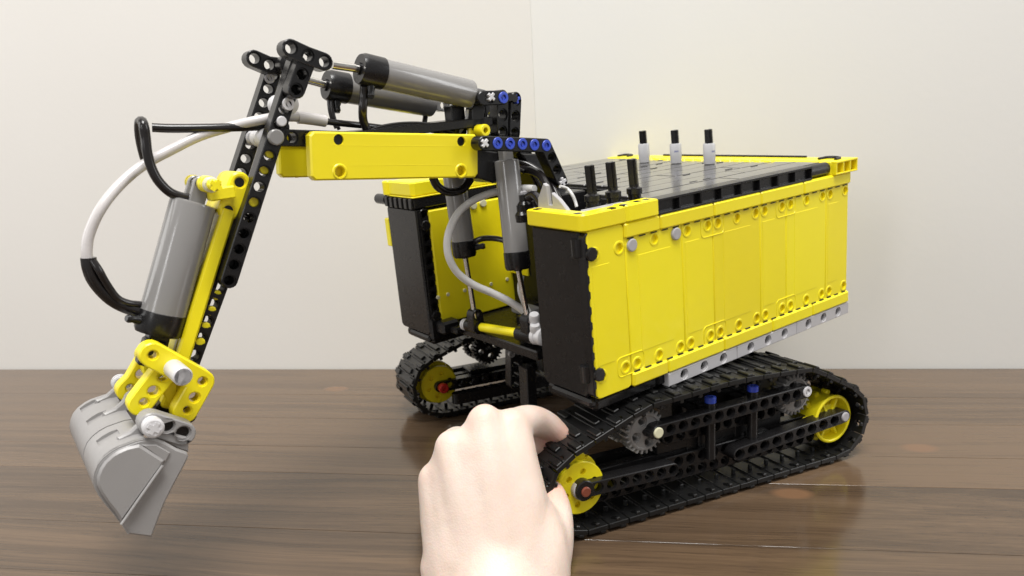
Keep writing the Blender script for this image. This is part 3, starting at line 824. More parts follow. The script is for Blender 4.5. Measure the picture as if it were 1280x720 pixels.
# inner filler of the boom and the far beam's holes
mb = MB(); e0 = at(395, 175, -12.7); e1 = at(600, 188, -12.7); mb.box((0, -1.7, -0.3), ((e1 - e0).length, 1.7, 0.3), .06)
part('boom_web', mb, 'black', BOOM, B2W @ frame(e0, e1 - e0, (0, 0, 1)))
# yellow peg above the panel's end
mb = MB().lathe([(0.2, 0.0), (0.2, 0.9), (0.36, 0.9), (0.4, 0.84), (0.4, 0)], 16, closed=True); part('peg', mb, 'yellow', BOOM, B2W @ frame(at(598, 163, -10.9), (1, 0, 0), (0, 1, 0)))
part('peg_block', MB().box((-.6, -.5, -.55), (.75, .5, -.2), .08), 'yellow', BOOM, B2W @ frame(at(598, 163, -10.9), bx, (0, 1, 0)) @ Matrix.Rotation(0, 4, 'X'))

def bent(parent, pts3, y, mat='black', t=1.0, name='angled_liftarm', skip=()):
    """bent beam through hole centres given as (u, v) photo positions on plane y"""
    P = [at(u, v, y) for u, v in pts3]
    o = P[0]; m4 = frame((o.x, y - t, o.z), P[-1] - o, (0, 1, 0)); inv = m4.inverted()
    loc = [(inv @ p) for p in P]
    mb = MB().plate(thick([(p.x, p.y) for p in loc]), [(p.x, p.y) for i, p in enumerate(loc) if i not in skip], t, 0.05)
    return part(name, mb, mat, parent, B2W @ m4), P
hp = [(606, 179), (622, 179), (637.5, 179.5), (653, 180), (668, 181), (683, 182), (690, 197), (696.5, 212), (703.5, 227)]
def bent2(parent, pts, y):
    P = [at(u, v, -8.5) for u, v in pts]
    m4 = frame((P[0].x, y - 1, P[0].z), P[5] - P[0], (0, 1, 0)); inv = m4.inverted()
    loc = [(inv @ Vector((p.x, y - 1, p.z))) for p in P]
    mb = MB().plate(thick([(loc[0].x, loc[0].y), (loc[5].x, loc[5].y), (loc[8].x, loc[8].y)]), [(p.x, p.y) for p in loc], 1.0, 0.05)
    return part('angled_liftarm', mb, 'black', parent, B2W @ m4), [Vector((p.x, y, p.z)) for p in P]
o, P = bent2(BOOM, hp, -8.5)
pin(o_parent(o) if False else BOOM, P[0] + Vector((0, 0, 0)), 'cross', 'white', rot=0.8)
for p in P[1:6]: pin(BOOM, p - Vector((0, 0.02, 0)), 'slot', 'blue', rot=random.uniform(-.3, .9))
pin(BOOM, P[8], 'cross', 'white', rot=0.3)
for y in (-11.2, -13.4, -16.1): bent2(BOOM, hp, y)
mb = MB(); q = [at(u, v, -11) for u, v in ((652, 192), (690, 192), (716, 252), (690, 262))]
m4 = frame((q[0].x, -13.6, q[0].z), (1, 0, 0), (0, 1, 0)); inv = m4.inverted()
mb.plate([((inv @ Vector((p.x, -13.6, p.z))).x, (inv @ Vector((p.x, -13.6, p.z))).y) for p in q], [], 2.6, 0.1)
part('boom_foot', mb, 'black', BOOM, B2W @ m4)

q = [at(u, v, -10.2) for u, v in ((600, 186), (640, 192), (636, 224), (622, 229), (606, 224), (600, 214))]
m4 = frame((q[0].x, -12.9, q[0].z), (1, 0, 0), (0, 1, 0)); inv = m4.inverted()
mb = MB().plate([((inv @ Vector((p.x, -12.9, p.z))).x, (inv @ Vector((p.x, -12.9, p.z))).y) for p in q], [], 2.2, 0.1)
part('boom_root', mb, 'black', BOOM, B2W @ m4)
# upper bracket
yb = -11.0
for pts in (((629, 122), (629, 163)), ((645.5, 124.5), (645.5, 166))):
    p0, p1 = at(*pts[0], yb + (0.0 if pts[0][0] < 640 else -0.15)), at(*pts[1], yb)
    d_ = (p1 - p0).normalized(); liftarm(BOOM, p0, p0 + d_ * 2.3, 3, 'black', nrm=(0, 1, 0))
p0, p1 = at(605, 122.5, yb + 1), at(629, 122, yb + 1)
mb = MB().plate(stadium(2), [((0.42), 0), (1, 0)] if False else [(0.35, 0, .3), (1.0, 0, .3)], 1.0, 0.05)
mb = MB().plate(thick([(0, 0), ((p1 - p0).length, 0)]), [(0.45, 0), ((p1 - p0).length, 0)], 1.0, 0.05)
part('liftarm', mb, 'black', BOOM, B2W @ frame(p0 - Vector((0, 1, 0)), p1 - p0, (0, 1, 0)))
pin(BOOM, at(614, 121, yb + 1), 'cross', 'white', rot=0.8); pin(BOOM, at(629, 122, yb + 1), 'slot', 'blue')
pin(BOOM, at(645.5, 124, yb - .1), 'cross', 'blue', rot=0.2)
pin(BOOM, at(645.5, 124, yb - .12), 'flat', 'blue', sc=1.0) if False else None
p0 = at(598, 139, yb); mb = MB().plate(stadium(2, .5), [(1, 0, .2)], 0.9, 0.05); part('hook_link', mb, 'black', BOOM, B2W @ frame((p0.x, yb - .9, p0.z), (0.1, 0, -1), (0, 1, 0)))
# same bracket on the far side, and the crossing axles
for dx, dz in ((0, 0), (-0.95, -0.1)):
    p0 = at(629, 122, yb); p0 = Vector((p0.x + dx, -14.0, p0.z + dz)); liftarm(BOOM, p0, p0 + Vector((-.05, 0, -2.3)), 3, 'black')
mb = MB(); p0 = at(629, 122, yb)
rod(mb, (p0.x, -10.2, p0.z), (p0.x, -15, p0.z), .28); rod(mb, (p0.x - .9, -10.9, p0.z - .1), (p0.x - .9, -15, p0.z - .1), .28); part('axle', mb, 'black', BOOM, B2W)
p0 = at(570, 148, -12.3); part('bracket_post', MB().box((p0.x - .55, -12.9, p0.z - 1.1), (p0.x + .55, -11.9, p0.z + .9), .08), 'black', BOOM, B2W)

# arm cylinders above the boom
def up_cyl(a, b, rodto, y, rad, cl, far=False):
    A, B, C_ = at(*a, y), at(*b, y), at(*rodto, y)
    o = cylinder(EX, A, B, rad, rod_to=C_, cap_len=cl, rod_r=0.25, port=(0, 0.2, -1))
    d_ = (A - B).normalized()
    mb = MB().plate(stadium(2, 0.45), [(1, 0)], 0.8, 0.05)
    part('mount_lug', mb, 'grey', o, B2W @ frame(A - d_ * 0.2 - Vector((0, 0.4, 0)), d_, (0, 1, 0)))
    return o
up_cyl((588.5, 118), (476, 92), (415, 81), -11.2, 0.93, 1.45)
up_cyl((540, 129.5), (432, 110.5), (385, 100), -14.4, 0.93, 1.35)

# ------------------------------------------------------------------ arm (dipper)
ya = -10.5
T0 = at(374, 79, ya); J = at(345, 171.5, ya); E0 = at(287, 351, ya)
ad = (E0 - T0).normalized(); an = Vector((ad.z, 0, -ad.x))       # along the arm, and square to it
if an.x < 0: an = -an
nL = 15
ARM = liftarm(EX, T0, E0, nL, 'black', name='arm', fit=True)
I0 = at(305, 276, ya - 1.05); I1 = at(227.5, 487, ya - 1.05)
liftarm(ARM, I0, I1, 11, 'black')
for k in range(1, 9): pass
FY = -14.6
off = Vector((0, FY - ya, 0))
F0 = at(338, 92, FY - .0); 
liftarm(ARM, Vector((T0.x + 0.15, FY, T0.z - .35)), Vector((E0.x, FY, E0.z)), nL, 'black')
liftarm(ARM, Vector((I0.x, FY + 1.05, I0.z)), Vector((I1.x, FY + 1.05, I1.z)), 11, 'black')
# pins and bushes on the arm
pin(ARM, at(360.5, 130, ya), 'slot', 'white', sc=0.95); pin(ARM, at(352, 151.5, ya), 'flat', 'white', sc=0.8); pin(ARM, at(345, 171.5, ya + .12), 'flat', 'grey', sc=1.25)
for uv in ((337.5, 191), (330.5, 211), (316.5, 252)): pin(ARM, at(*uv, ya - .35), 'flat', 'yellow', sc=0.85)
for uv in ((271, 369), (264.5, 389), (257, 409), (250.5, 428.5)): pin(ARM, at(*uv, ya - 1.22), 'flat', 'yellow', sc=0.8)
pin(ARM, at(351.5, 151.5, FY + .02), 'flat', 'white', sc=0.8)
for uv in ((336, 138),): pass
q = at(360.5, 130, -11.6); bush(ARM, (q.x, -13.5, q.z), (q.x, -11.5, q.z), 0.62)
q = at(345, 171.5, -11.2); qq = Vector((at(345, 171.5, ya).x, 0, at(345, 171.5, ya).z))
bush(ARM, (qq.x, -13.6, qq.z), (qq.x, -11.9, qq.z), 0.55)
mb = MB(); rod(mb, (qq.x, -10.4, qq.z), (qq.x, -15.9, qq.z), 0.25); part('axle', mb, 'grey', ARM, B2W)
bush(ARM, (qq.x, -14.5, qq.z), (qq.x, -15.6, qq.z), 0.45, 'lightgrey')
# links at the head of the arm
def headlink(y, pts, t=1.0): 
    P = [at(u, v, y) for u, v in pts]; m4 = frame((P[0].x, y - t, P[0].z), P[-1] - P[0], (0, 1, 0)); inv = m4.inverted()
    loc = [inv @ Vector((p.x, y - t, p.z)) for p in P]
    mb = MB().plate(thick([(p.x, p.y) for p in loc], 0.5), [(p.x, p.y) for p in loc], t, 0.05)
    return part('head_link', mb, 'black', ARM, B2W @ m4)
headlink(-9.5, [(364, 60), (385, 69.5), (406, 77)])
headlink(-9.6, [(386, 72), (378, 93), (371, 112)])
headlink(-13.9, [(318.5, 73), (337, 81), (354, 83)])
mb = MB(); q = at(354, 82, -13.9); mb.lathe([(0, 0), (.5, 0), (.55, .1), (.55, 1.0), (.3, 1.1), (.3, 2.8), (0, 2.8)], 16, frame((q.x, -13.9, q.z), (1, 0, 0), (0, 1, 0))); part('axle', mb, 'black', ARM, B2W)
pin(ARM, at(337, 98, FY + .02), 'slot', 'lightgrey', sc=0.8)

# yellow channel between the arm beams and the connector at its top
def strip_arm(u0, v0, u1, v1, y, wdt, t, mat, name, par):
    A, B = at(u0, v0, y), at(u1, v1, y); d_ = B - A; L_ = d_.length
    mb = MB().box((0, -wdt / 2, -t), (L_, wdt / 2, 0), 0.12)
    return part(name, mb, mat, par, B2W @ frame(A, d_, (0, 1, 0)))
strip_arm(287, 262, 228, 452, -11.15, 0.8, 3.2, 'yellow', 'channel', ARM)
strip_arm(279, 270, 222, 448, -11.6, 0.55, 0.5, 'yellow', 'channel_lip', ARM)
A = at(300, 228, -11.2); B = at(286, 263, -11.2)
mb = MB().plate(thick([(0, 0), ((B - A).length, 0)], 0.6), [(0, 0, .28), ((B - A).length, 0, .28)], 2.6, 0.1, None, 0.35)
CN = part('connector', mb, 'yellow', ARM, B2W @ frame(A - Vector((0, 2.6, 0)), B - A, (0, 1, 0)))
for q in (A, B): part('pin', MB().lathe([(0, -.1), (.27, -.1), (.27, -.4), (0, -.4)], 12), 'black', CN, B2W @ frame(q, (1, 0, 0), (0, 1, 0)))
# bucket cylinder with its upper lug and yellow axle
K0 = at(242, 252, -11.9); K1 = at(203.5, 392, -11.9); K2 = at(194, 432, -11.9)
kc = cylinder(EX, K0, K1, 1.22, rod_to=K2, cap_len=1.15, rod_r=0.26, port=(1, .3, 0), mat='grey', capr=1.03)
kd = (K1 - K0).normalized()
for yy_ in (0.35, -0.85):
    mb = MB().plate(stadium(2, 0.42), [(0, 0, .28)], 0.42, 0.05); part('mount_lug', mb, 'grey', kc, B2W @ frame(K0 - kd * 1.05 + Vector((0, yy_, 0)), kd, (0, 1, 0)))
kq = K0 - kd * 1.05
for a, b, rr_, mt in ((-1.9, -1.1, 0.42, 'yellow'), (-1.1, -.5, .4, 'white'), (0.5, .95, 0.38, 'white'), (0.85, 1.9, 0.45, 'yellow'), (1.9, 2.3, .42, 'tan'), (2.3, 3.1, .3, 'yellow')):
    bush(kc, kq + Vector((-.1, a, 0)), kq + Vector((-.1, b, 0)), rr_, mt, name='axle_sleeve')
mb = MB().box((-.3, -.45, -.35), (1.1, .45, .35), .08); part('axle_arm', mb, 'yellow', CN, B2W @ frame(at(285, 240, -11.0), (1, 0, 0), (0, 0, 1)))
# rod end
mb = MB().plate(stadium(2, .55), [(1, 0, .3)], 1.0, .06); re = part('rod_end', mb, 'black', kc, B2W @ frame(K2 - kd * 0.6 - Vector((0, .5, 0)), kd, (0, 1, 0)))
part('rod_block', MB().box((-.6, -.6, -.45), (.6, .9, .45), .1), 'black', kc, B2W @ frame(at(190, 437, -11.6), an, (0, 1, 0)))

# ------------------------------------------------------------------ bucket linkage and bucket
def shape_at(pts, y, t, holes=(), mat='yellow', name='link_plate', par=None, r_=None, bev=0.07, cb=True):
    P = [at(u, v, y) for u, v in pts]
    Q = [at(h[0], h[1], y) for h in holes]
    m4 = frame((P[0].x, y - t, P[0].z), (-1, 0, 0), (0, 1, 0)); inv = m4.inverted()
    lp = [inv @ Vector((p.x, y - t, p.z)) for p in P]; lq = [inv @ Vector((p.x, y - t, p.z)) for p in Q]
    mb = MB()
    hs = [(p.x, p.y, (h[2] if len(h) > 2 else .28)) for p, h in zip(lq, holes)]
    if r_: mb.plate(thick([(p.x, p.y) for p in lp], r_), hs, t, bev, None, None, cb)
    else: mb.plate([(p.x, p.y) for p in lp], hs, t, bev, None, None, cb)
    return part(name, mb, mat, par, B2W @ m4)
yl = -9.1
LK = shape_at([(191, 444), (221, 460.5), (253, 478), (232, 515)], yl, 0.95, [(253, 477, .22), (243, 497, .26), (234, 513, .2), (191, 444, .22)], r_=0.66, par=EX, name='bucket_link')
shape_at([(221, 462), (203, 490), (212, 508), (222, 500)], yl - 1.0, .8, par=LK, name='link_web', r_=None)
shape_at([(204, 470), (188, 490), (176, 506)], yl - 0.3, 0.9, [(204, 471, .26), (192, 489, .27), (180, 503, .2)], r_=0.62, par=LK, name='link_bar')
shape_at([(186, 452), (171, 478), (160, 489)], -13.6, 0.9, [(186, 452, .26), (177, 468, .3), (163, 485, .2)], r_=0.6, par=LK, name='link_bar')
shape_at([(186, 446), (196, 455), (193, 462)], -12.8, 1.0, r_=0.6, par=LK, name='link_bar')
q = at(216, 460, yl); q2 = at(229, 471, yl + 1.75)
mb = MB().lathe([(0.42, -.1), (0.46, 0.0), (0.5, 0.1), (0.5, (q2 - q).length - .08), (0.44, (q2 - q).length)], 18, )
mb.lathe([(0.44, (q2 - q).length), (0.34, (q2 - q).length), (0.30, (q2 - q).length - .1), (0, (q2 - q).length - .1)], 18)
sl = part('axle_sleeve', mb, 'white', LK, B2W @ frame(q, (1, 0, 0), q2 - q))
part('axle_hole', MB().plate(cross_poly(0, 0, .1, .27), [], .1, .01), 'black', LK, B2W @ frame(q2 - (q2 - q).normalized() * .15, (1, 0, 0.3), q2 - q))
mb = MB(); rod(mb, (q.x, -9.0, q.z), (q.x, -15.2, q.z), .28); part('axle', mb, 'black', LK, B2W)
shape_at([(225, 478), (203, 520)], -10.9, 1.0, [(225, 478), (203, 520)], mat='black', r_=.5, par=LK, name='liftarm')
shape_at([(206, 512), (236, 520)], -10.3, 1.0, mat='black', r_=.45, par=LK, name='liftarm')
strip_arm(227, 472, 210, 512, -10.2, .9, .7, 'yellow', 'link_web', LK)

# bucket: curved back, two cheeks, ears, hinge beam
YB0 = -7.5; BWID = 9.2
prof = [(182, 549), (171, 551), (160, 555), (148, 559.5), (138.5, 565), (129, 572.5), (122, 581), (118, 591), (116.5, 601), (118.5, 611), (123.5, 620), (131, 630), (140, 640.5), (152, 656), (160, 668)]
PP = [at(u, v, YB0) for u, v in prof]
cheek = [(182, 549), (171, 551), (160, 555), (148, 559.5), (138.5, 565), (129, 572.5), (122, 581), (118, 591), (116.5, 601), (118.5, 611), (123.5, 620), (131, 630), (140, 640.5), (152, 656), (160, 668), (190, 672), (196, 656), (206, 630), (218, 606), (231, 582), (236, 571), (234, 566), (222, 562), (206, 553), (194, 549)]
def shell(P, y0, y1, th):
    """curved back plate: profile P swept from y0 to y1 with thickness th to the inside"""
    c = sum(P, Vector()) / len(P) + Vector((-2.0, 0, 0.5)); mb = MB(); n = len(P)
    outer = []; inner = []
    for i, p in enumerate(P):
        t = (P[min(i + 1, n - 1)] - P[max(i - 1, 0)]).normalized(); nn = Vector((t.z, 0, -t.x))
        if nn.dot(c - p) < 0: nn = -nn
        outer.append(p); inner.append(p + nn * th)
    ys = [y0, y0 - (y0 - y1) * .0 - 0.05, y1 + .05, y1]
    vs = []
    for y in (y0, y1):
        for p in outer: vs.append((p.x, y, p.z))
        for p in inner: vs.append((p.x, y, p.z))
    fs = []; m_ = 2 * n
    for i in range(n - 1):
        fs.append((i, i + 1, m_ + i + 1, m_ + i)); fs.append((n + i, n + i + 1, m_ + n + i + 1, m_ + n + i))
        fs.append((i, i + 1, n + i + 1, n + i)); fs.append((m_ + i, m_ + i + 1, m_ + n + i + 1, m_ + n + i))
    fs.append((0, n, m_ + n, m_)); fs.append((n - 1, 2 * n - 1, m_ + 2 * n - 1, m_ + n - 1))
    return mb.add(vs, fs)
# the groove sits about a third of the way across: two shells with a narrow gap over an inner liner
gy = YB0 - 3.55
BK = part('bucket', shell(PP, YB0 - .02, gy + .07, .3), 'bucketgrey', EX, B2W, smooth=40)
part('bucket_back', shell(PP, gy - .07, YB0 - BWID + .02, .3), 'bucketgrey', BK, B2W, smooth=40)
cc = sum(PP, Vector()) / len(PP) + Vector((-2, 0, .5))
PI2 = [p + (cc - p).normalized() * .6 for p in PP]
part('bucket_liner', shell(PI2, YB0 - .4, YB0 - BWID + .4, .2), 'bucketgrey', BK, B2W, smooth=40)
shape_at(cheek, YB0, 0.35, mat='bucketgrey', name='cheek', par=BK, bev=.1)
P = [at(u, v, YB0) for u, v in cheek]
m4 = frame((P[0].x, YB0 - BWID - .02, P[0].z), (-1, 0, 0), (0, 1, 0)); inv = m4.inverted()
part('cheek', MB().plate([((inv @ Vector((p.x, m4.translation.y, p.z))).x, (inv @ Vector((p.x, m4.translation.y, p.z))).y) for p in P], [], .35, .1), 'bucketgrey', BK, B2W @ m4)
# raised inner part of the cheek that ends in the bright diagonal edge
shape_at([(175, 556), (160, 559), (148, 564), (140, 569), (131, 577), (125, 586), (121, 597), (121, 606), (126, 617), (135, 630), (144, 641), (152, 654), (203, 583), (206, 576)], YB0 + .22, .25, mat='bucketgrey', name='cheek_rib', par=BK, bev=.13)
shape_at([(176, 556), (207, 578), (213, 566), (196, 556)], YB0 + .10, .12, mat='bucketgrey', name='cheek_gusset', par=BK, bev=.05)
# hinge beam at the lip
shape_at([(190, 531), (230, 543)], -7.9, 1.0, [(209, 532.5, .34), (229, 541.5, .34)], mat='bucketgrey', r_=.62, name='hinge_beam', par=BK)
shape_at([(190, 535), (236, 547), (236, 566), (222, 562), (205, 552), (186, 546)], -8.0, .9, mat='bucketgrey', name='hinge_web', par=BK, bev=.1)
for uv in ((209, 532.5), (229, 541.5)): 
    q = at(*uv, -7.9); part('hole_plug', MB().lathe([(0, -.2), (.32, -.2), (.32, -.6), (0, -.6)], 14), 'black', BK, B2W @ frame(q, (1, 0, 0), (0, 1, 0)))
# ears with slots
def ear(y, bush_end=False):
    q = at(189, 531, -7.9); q = Vector((q.x, y, q.z))
    P = [at(u, v, -7.9) for u, v in ((196.5, 528), (193, 523), (187, 521.5), (182, 525), (175, 536), (165, 545), (150, 552), (149, 560), (166, 558), (180, 552), (190, 541), (195, 536))]
    m4 = frame((P[0].x, y - .22, P[0].z), (-1, 0, 0), (0, 1, 0)); inv = m4.inverted()
    lp = [inv @ Vector((p.x, y - .22, p.z)) for p in P]; lq = inv @ q
    part('ear', MB().plate([(p.x, p.y) for p in lp], [(lq.x, lq.y, .3)], .44, .09), 'bucketgrey', BK, B2W @ m4)
for y in (-8.7, -13.1, -15.9): ear(y)
mb = MB().tube([at(152, 655.5, YB0 + .26), at(178, 618, YB0 + .26), at(203.5, 582, YB0 + .26)], .085, 8, 3)
part('cheek_ridge', mb, 'bucketgrey', BK, B2W, smooth=60)
q = at(189, 531, -7.9)
bush(BK, (q.x, -8.3, q.z), (q.x, -7.25, q.z), .52, 'white'); bush(BK, (q.x, -16.3, q.z), (q.x, -16.9, q.z), .5, 'white')
mb = MB(); rod(mb, (q.x, -7.3, q.z), (q.x, -17.2, q.z), .26); part('axle', mb, 'black', BK, B2W)
# slots cut through the back near the ears (closed behind by the liner)
mb = MB()
m_ = (PP[3] + PP[4]) / 2; t = (PP[4] - PP[3]).normalized(); nn = Vector((t.z, 0, -t.x)); nn = nn if nn.dot(cc - m_) < 0 else -nn
for ys_ in (-9.7, -13.3, -15.9):
    m4 = frame(Vector((m_.x, ys_, m_.z)), t, nn)
    mb.add([m4 @ Vector((sx * .55, sy * .42, sz * .17)) for sx in (-1, 1) for sy in (-1, 1) for sz in (-1, 1)], [(0, 1, 3, 2), (4, 6, 7, 5), (0, 4, 5, 1), (2, 3, 7, 6), (0, 2, 6, 4), (1, 5, 7, 3)])
cut = link('slot_cutter', mb.mesh('slot_cutter', None), None, None, B2W)
for o in [BK] + [c for c in BK.children if c.name.startswith('bucket_back')]:
    md = o.modifiers.new('slots', 'BOOLEAN'); md.object = cut; md.operation = 'DIFFERENCE'; md.solver = 'EXACT'
    bpy.context.view_layer.update()
    nm = bpy.data.meshes.new_from_object(o.evaluated_get(bpy.context.evaluated_depsgraph_get()))
    o.modifiers.clear(); o.data = nm; nm.set_sharp_from_angle(angle=math.radians(35))
bpy.data.objects.remove(cut)

# ------------------------------------------------------------------ hoses
def hose(pts, rad, mat, y=None, name='hose', n=10, sub=7):
    P = [at(p[0], p[1], p[2] if len(p) > 2 else y) for p in pts]
    return part(name, MB().tube(P, rad, n, sub), mat, EX, B2W, smooth=60)
hose([(241, 248, -11.6), (228, 246.5, -11.6), (212, 240, -11.6), (198, 226, -11.6), (189, 209, -11.6), (184, 190, -11.6), (182, 172, -11.6), (179.5, 157, -11.6), (177.5, 151.5, -12), (174.5, 153, -12.4), (174, 163, -12.8), (176, 178, -13.2), (180.5, 196, -13.6), (184, 203, -14)], 0.26, 'hoseblack')
hose([(190, 159.5, -13.2), (215, 160.5, -13), (265, 160, -12.6), (310, 158.5, -12.4), (342, 158, -12.2), (360, 160, -12.2)], 0.25, 'hoseblack')
hose([(406, 151, -12.3), (385, 147, -12.3), (352, 146, -12.2), (325, 150, -12.0), (290, 158, -12.6), (250, 170, -12.8), (215, 187, -12.8), (180, 206, -12.8), (150, 231, -12.4), (126, 261, -12), (112, 291, -12), (108.5, 312, -12), (110, 330, -12)], 0.29, 'hosewhite')
hose([(407, 151.5, -12.3), (398, 150, -12.3), (380, 147.5, -12.3), (372, 147, -12.3)], 0.36, 'hosewhite', name='hose_sleeve')
hose([(110.5, 322, -12), (112, 334, -12), (117, 348, -12), (127, 362, -12), (141, 375, -12), (158, 384, -12), (176, 389, -12), (192, 392, -12)], lambda t: 0.40 - 0.07 * t, 'hoseblack')
hose([(116, 326, -11.7), (124, 338, -11.5), (133, 354, -11.6), (146, 372, -11.7), (160, 379, -11.8), (176, 381, -11.9)], 0.2, 'hoseblack')
hose([(405, 151.5, -12.3), (430, 154.5, -12.4), (455, 157, -12.6), (480, 160, -12.8), (510, 163, -12.8)], 0.2, 'hoseblack')
hose([(455.5, 108, -11.2), (455, 120, -11.3), (453.5, 135, -11.3), (454, 150, -11.6), (459, 163, -11.8)], 0.27, 'hoseblack')
hose([(412.5, 117, -14.4), (412, 130, -14.3), (414.5, 145, -14.2), (421, 160, -14)], 0.16, 'hoseblack')
hose([(417, 117, -14.2), (415, 130, -14.1), (418, 148, -14), (424, 162, -14)], 0.12, 'hoseblack')
hose([(532, 139, -14.4), (531.5, 148, -14.4), (529, 160, -14.2)], 0.18, 'hoseblack')
hose([(462, 166, -12), (478, 161, -12), (500, 157.5, -12), (525, 157, -12), (548, 160, -12), (566, 166, -12)], 0.26, 'hoseblack')
hose([(470, 167, -13), (495, 160, -13), (530, 160.5, -13), (560, 167, -13)], 0.22, 'hoseblack')
hose([(541, 222, -13), (547, 233, -13), (557, 239, -13), (567, 240, -13), (579, 236, -13), (588, 224, -13)], 0.30, 'hoseblack')
hose([(585, 137, -11.5), (583, 150, -11.6), (578, 160, -11.8), (574, 166, -12)], 0.12, 'hosegrey')
hose([(668, 236, -8.6), (655, 235.5, -9.6), (636, 237, -11), (612, 242, -11.6), (590, 251.5, -12), (573, 266, -12), (562.5, 286, -12), (559, 305, -12), (562, 324, -12), (573, 342, -12), (592, 356, -11.8), (615, 366, -11.4), (637, 377, -10.8), (656, 390, -10.3), (667, 400, -9.8), (669, 412, -9.6)], 0.27, 'hosegrey')
hose([(591, 303, -15), (602, 298.5, -14.2), (617, 298, -13.4), (632, 301, -12.4), (646, 306, -11.2)], 0.22, 'hoseblack')
hose([(652, 345, -10.6), (650, 362, -10.4), (655, 378, -10.2), (661, 390, -10)], 0.2, 'hosegrey')
hose([(700, 233, -5), (709, 236, -5), (715, 243, -4.6), (719, 252, -4.4), (721, 259, -4.2)], 0.11, 'hosegrey')
hose([(640, 200, -12), (660, 206, -11), (678, 218, -10), (690, 232, -9), (699, 250, -8)], 0.24, 'hoseblack')
hose([(645, 212, -11), (662, 213, -10), (676, 220, -9), (684, 236, -8), (686, 252, -7)], 0.3, 'hoseblack')
hose([(604, 196, -12), (620, 200, -12), (640, 207, -11), (655, 215, -10)], 0.16, 'hoseblack')
hose([(604, 206, -13), (622, 212, -12), (640, 222, -11)], 0.2, 'hoseblack')
hose([(660, 247, -7), (667, 244, -6.5), (672, 248, -6), (676, 254, -5.5), (683, 258, -5)], 0.3, 'hoseblack')
# small parts near the boom foot
part('valve', MB().box((-.5, -.4, -.45), (.5, .4, .45), .08), 'lightgrey', EX, B2W @ Matrix.Translation(at(655, 246, -9.5)))
for uv in ((655, 255), (668, 262), (652, 268)): part('valve', MB().lathe([(0, -.5), (.4, -.5), (.45, 0), (.3, .2), (.3, .6), (0, .6)], 14), 'black', EX, B2W @ Matrix.Translation(at(*uv, -7.5)))
part('pump_block', MB().box((-1.5, -1.6, -4), (1.2, 1.6, 1.0), .1), 'black', EX, B2W @ Matrix.Translation((-6.4, -7.2, -1.6)))
part('pump_block', MB().box((-1.2, -3.2, -1), (1.2, 3.2, 1.0), .1), 'black', EX, B2W @ Matrix.Translation((-7.2, -12.6, -0.2)))
for uv, yy_ in (((668, 399), -8.6), ((669, 412), -8.4)): part('hose_joint', MB().lathe([(0, -.45), (.33, -.45), (.38, -.3), (.38, .3), (.33, .45), (0, .45)], 14, frame((0, 0, 0), (1, 0, 0), (.2, .3, 1))), 'white', EX, B2W @ Matrix.Translation(at(*uv, yy_)))
# ------------------------------------------------------------------ undercarriage
def hull(pts):
    pts = sorted(set(pts)); 
    def half(ps):
        h = []
        for p in ps:
            while len(h) > 1 and (h[-1][0] - h[-2][0]) * (p[1] - h[-2][1]) - (h[-1][1] - h[-2][1]) * (p[0] - h[-2][0]) <= 0: h.pop()
            h.append(p)
        return h
    a = half(pts); b = half(pts[::-1]); return a[:-1] + b[:-1]
WB = 21.68; WZ = 3.1
circles = [(0, WZ, 2.62), (-5.2, 5.45, 2.15), (-12.0, 5.65, 2.3), (-18.2, 5.4, 2.2), (-WB, WZ, 2.62)]
pp = []
for cx, cz, r_ in circles: pp += [(round(cx + r_ * math.cos(a), 4), round(cz + r_ * math.sin(a), 4)) for a in [k * PI / 36 for k in range(72)]]
PATH = [Vector((p[0], p[1])) for p in hull(pp)]
def resample(P, n):
    L_ = [0]
    for i in range(len(P)): L_.append(L_[-1] + (P[(i + 1) % len(P)] - P[i]).length)
    out = []
    j = 0
    for k in range(n):
        s_ = L_[-1] * k / n
        while L_[j + 1] < s_: j += 1
        t = (s_ - L_[j]) / (L_[j + 1] - L_[j]); out.append(P[j].lerp(P[(j + 1) % len(P)], t))
    return out, L_[-1]
_, PLEN = resample(PATH, 4)
NL = round(PLEN / 1.5); JOINTS, _ = resample(PATH, NL)
mb = MB()
mb.plate([(-.715, -2.5), (.715, -2.5), (.715, 2.5), (-.715, 2.5)], [(0, -1.95, .25), (0, 1.95, .25)], .34, .035, Matrix.Translation((0, 0, -.12)), None, False)
for y0, y1, x0_, x1_ in ((-2.48, -1.3, -.56, -.14), (-1.25, 1.25, .14, .58), (1.3, 2.48, -.56, -.14)): mb.box((x0_, y0, .2), (x1_, y1, .40), .05)
mb.box((-.1, -2.45, .2), (.04, 2.45, .32), .03)
for y0, y1 in ((-1.6, -1.0), (-.3, .3), (1.0, 1.6)):
    mb.lathe([(0, 0), (.2, 0), (.2, y1 - y0), (0, y1 - y0)], 8, frame((.75, y0, -.02), (1, 0, 0), (0, 1, 0))); mb.box((.5, y0, -.13), (.75, y1, .15), .03)
for y0, y1 in ((-.95, -.35), (.35, .95)):
    mb.lathe([(0, 0), (.2, 0), (.2, y1 - y0), (0, y1 - y0)], 8, frame((-.75, y0, -.02), (1, 0, 0), (0, 1, 0))); mb.box((-.75, y0, -.13), (-.5, y1, .15), .03)
for y0, zz in ((-1.05, -.5), (.75, -.5), (-2.47, -.36), (2.25, -.36)): mb.box((-.14, y0, zz), (.14, y0 + .22, -.1), .05)
LINK = lmesh(mb.mesh('track_link'), 'rubber')
